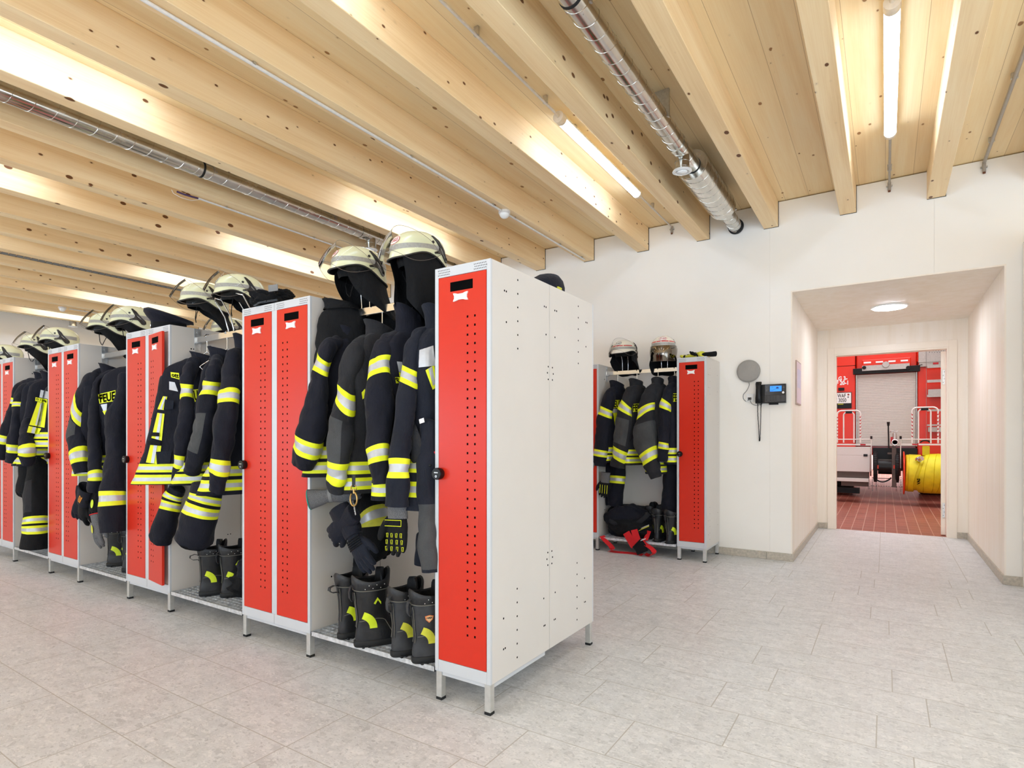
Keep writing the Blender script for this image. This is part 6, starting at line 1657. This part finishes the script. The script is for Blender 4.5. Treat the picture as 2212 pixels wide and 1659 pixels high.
t = thing('network_socket', 'white double network socket below the round speaker', 'socket', PH(455, 750, YB))
a, b_ = PH(395, 685, YB), PH(520, 815, YB)
MB().box(a.x, YB-.012, b_.z, b_.x, YB, a.z).build('plate', M['white'], t, bevel=.002)
MB().box(a.x+.006, YB-.016, b_.z+.006, b_.x-.006, YB-.011, a.z-.006).build('cover', M['white'], t, bevel=.002)
for x in (432, 460):
    p = PH(x, 762, YB-.018); MB().box(p.x-.0075, YB-.022, p.z-.011, p.x+.0075, YB-.015, p.z+.011).build('port', M['black'], t)
    MB().box(p.x-.0045, YB-.023, p.z-.006, p.x+.0045, YB-.0215, p.z+.004).build('plug', M['grey'], t)
t = thing('telephone', 'black desk telephone with a blue display mounted on the white wall', 'telephone', PH(860, 680, YB))
a, b_ = PH(690, 530, YB-.05), PH(1035, 830, YB-.05)
x0, x1, z0, z1 = a.x-.075, b_.x, b_.z, a.z
sl = .02
bd = MB().prism([V((x0, YB-.012, z0)), V((x0, YB-.055, z0+.005)), V((x0, YB-.035, z1)), V((x0, YB-.012, z1))], (x1-x0, 0, 0))
bd.build('body', M['black'], t, bevel=.003)
MB().box((x0+x1)/2-.02, YB-.02, z0-.012, (x0+x1)/2+.06, YB, z0+.02).build('wall_bracket', M['rubber'], t)
def fp(u, w_, off=.001):  # point on the sloping front: u 0..1 across, w 0..1 up
    return V((x0+(x1-x0)*u, YB-.055+.020*w_-off, z0+.005+(z1-z0-.005)*w_))
def fq(mb, u0, w0, u1, w1, off=.001, m=0, th=.0): return mb.quad(fp(u0, w0, off), fp(u1, w0, off), fp(u1, w1, off), fp(u0, w1, off), m)
fq(MB(), .30, .40, .985, .97, .0008).build('bezel', plain('glossy_black', (14, 14, 15), .15), t)
scr = fq(MB(), .47, .60, .86, .90, .0016).build('display', emit('phone_screen', (48, 128, 226), .8), t)
k = MB().disc(fp(.72, .77, .002), (0, -1, 0), .012, 0, 20); k.build('display_disc', plain('screen_dark', (22, 60, 130), .4), scr)
MB().tube([fp(.48, .62, .002), fp(.6, .7, .002), fp(.66, .74, .002)], .0012, 5).tube([fp(.52, .88, .002), fp(.58, .78, .002)], .0012, 5).build('display_line', plain('screen_line', (20, 80, 170), .4), scr)
fq(MB(), .30, .04, .985, .39, .0008).build('keypad_panel', plain('keypad_grey', (62, 62, 64), .45), t)
ky = MB()
for cx in (.36, .50, .585, .67, .83):
    for r in range(4):
        w_ = .08+.075*r; fq(ky, cx-.028, w_, cx+.028, w_+.045, .0028, 0); fq(ky, cx-.026, w_+.002, cx+.026, w_+.012, .0031, 1)
for s_ in (.335, .90):
    for r in range(4): fq(ky, s_, .62+.075*r, s_+.06, .645+.075*r, .002, 1)
ky.build('keys', [M['black'], M['grey']], t)
MB().disc(fp(.915, .53, .0025), (0, -1, 0), .0105, 0, 20).build('message_button', M['white'], t)
hx = x0+.025
hs = MB().loft([[V((hx+a*math.cos(q), y+b*math.sin(q), z)) for q in [2*PI*j/20 for j in range(20)]] for z, a, b, y in ((z0+.0, .026, .012, YB-.07), (z0+.012, .028, .018, YB-.075), (z0+.05, .027, .017, YB-.08), (z0+.09, .022, .013, YB-.088), (z0+.15, .022, .013, YB-.084), (z0+.185, .027, .017, YB-.07), (z1+.012, .028, .019, YB-.06), (z1+.026, .024, .012, YB-.055))], 0)
hs.build('handset', M['black'], t, bevel=0)
cs = []
Lp = [PH(580, 830, YB-.05), PH(580, 1000, YB-.03), PH(592, 1200, YB-.02), PH(604, 1420, YB-.02), PH(608, 1450, YB-.02), PH(616, 1400, YB-.02), PH(626, 1150, YB-.025), PH(632, 880, YB-.03), PH(640, 850, YB-.03)]
sp = smooth3(Lp, 60)
cl_ = []
for i, p in enumerate(sp):
    a = i*2.2; cl_.append(p+V((.0034*math.cos(a), .0034*math.sin(a), 0)))
MB().tube(cl_, .0024, 5).build('coiled_cord', M['black'], t)
MB().tube(smooth3([PH(452, 785, YB-.022), PH(480, 840, YB-.008), PH(540, 870, YB-.006), PH(610, 862, YB-.008), PH(660, 840, YB-.02)]), .0024, 6).build('cable', M['grey'], t)
# framed notice in the passage, socket low on the passage wall
t = thing('framed_notice', 'narrow framed notice on the left wall of the passage', 'notice', (AX0+.004, 6.28, 1.69))
y0, y1 = 6.12, 6.46
MB().box(AX0, y0, 1.475, AX0+.012, y1, 1.90).build('frame', plain('silver_frame', (170, 150, 140), .4, .6), t, bevel=.002)
MB().box(AX0+.011, y0+.012, 1.49, AX0+.0135, y1-.012, 1.888).build('sheet', plain('notice_paper', (226, 206, 216), .5, var=.02, scale=12), t)
MB().box(AX0+.013, y0+.05, 1.64, AX0+.0145, y1-.05, 1.82).build('print', plain('notice_print', (206, 200, 222), .5, var=.05, scale=30), t)
t = thing('wall_socket', 'small white socket low on the left passage wall', 'socket', (AX0, 7.77, .29))
MB().box(AX0, 7.735, .25, AX0+.008, 7.805, .33).build('plate', M['casing'], t, bevel=.003)
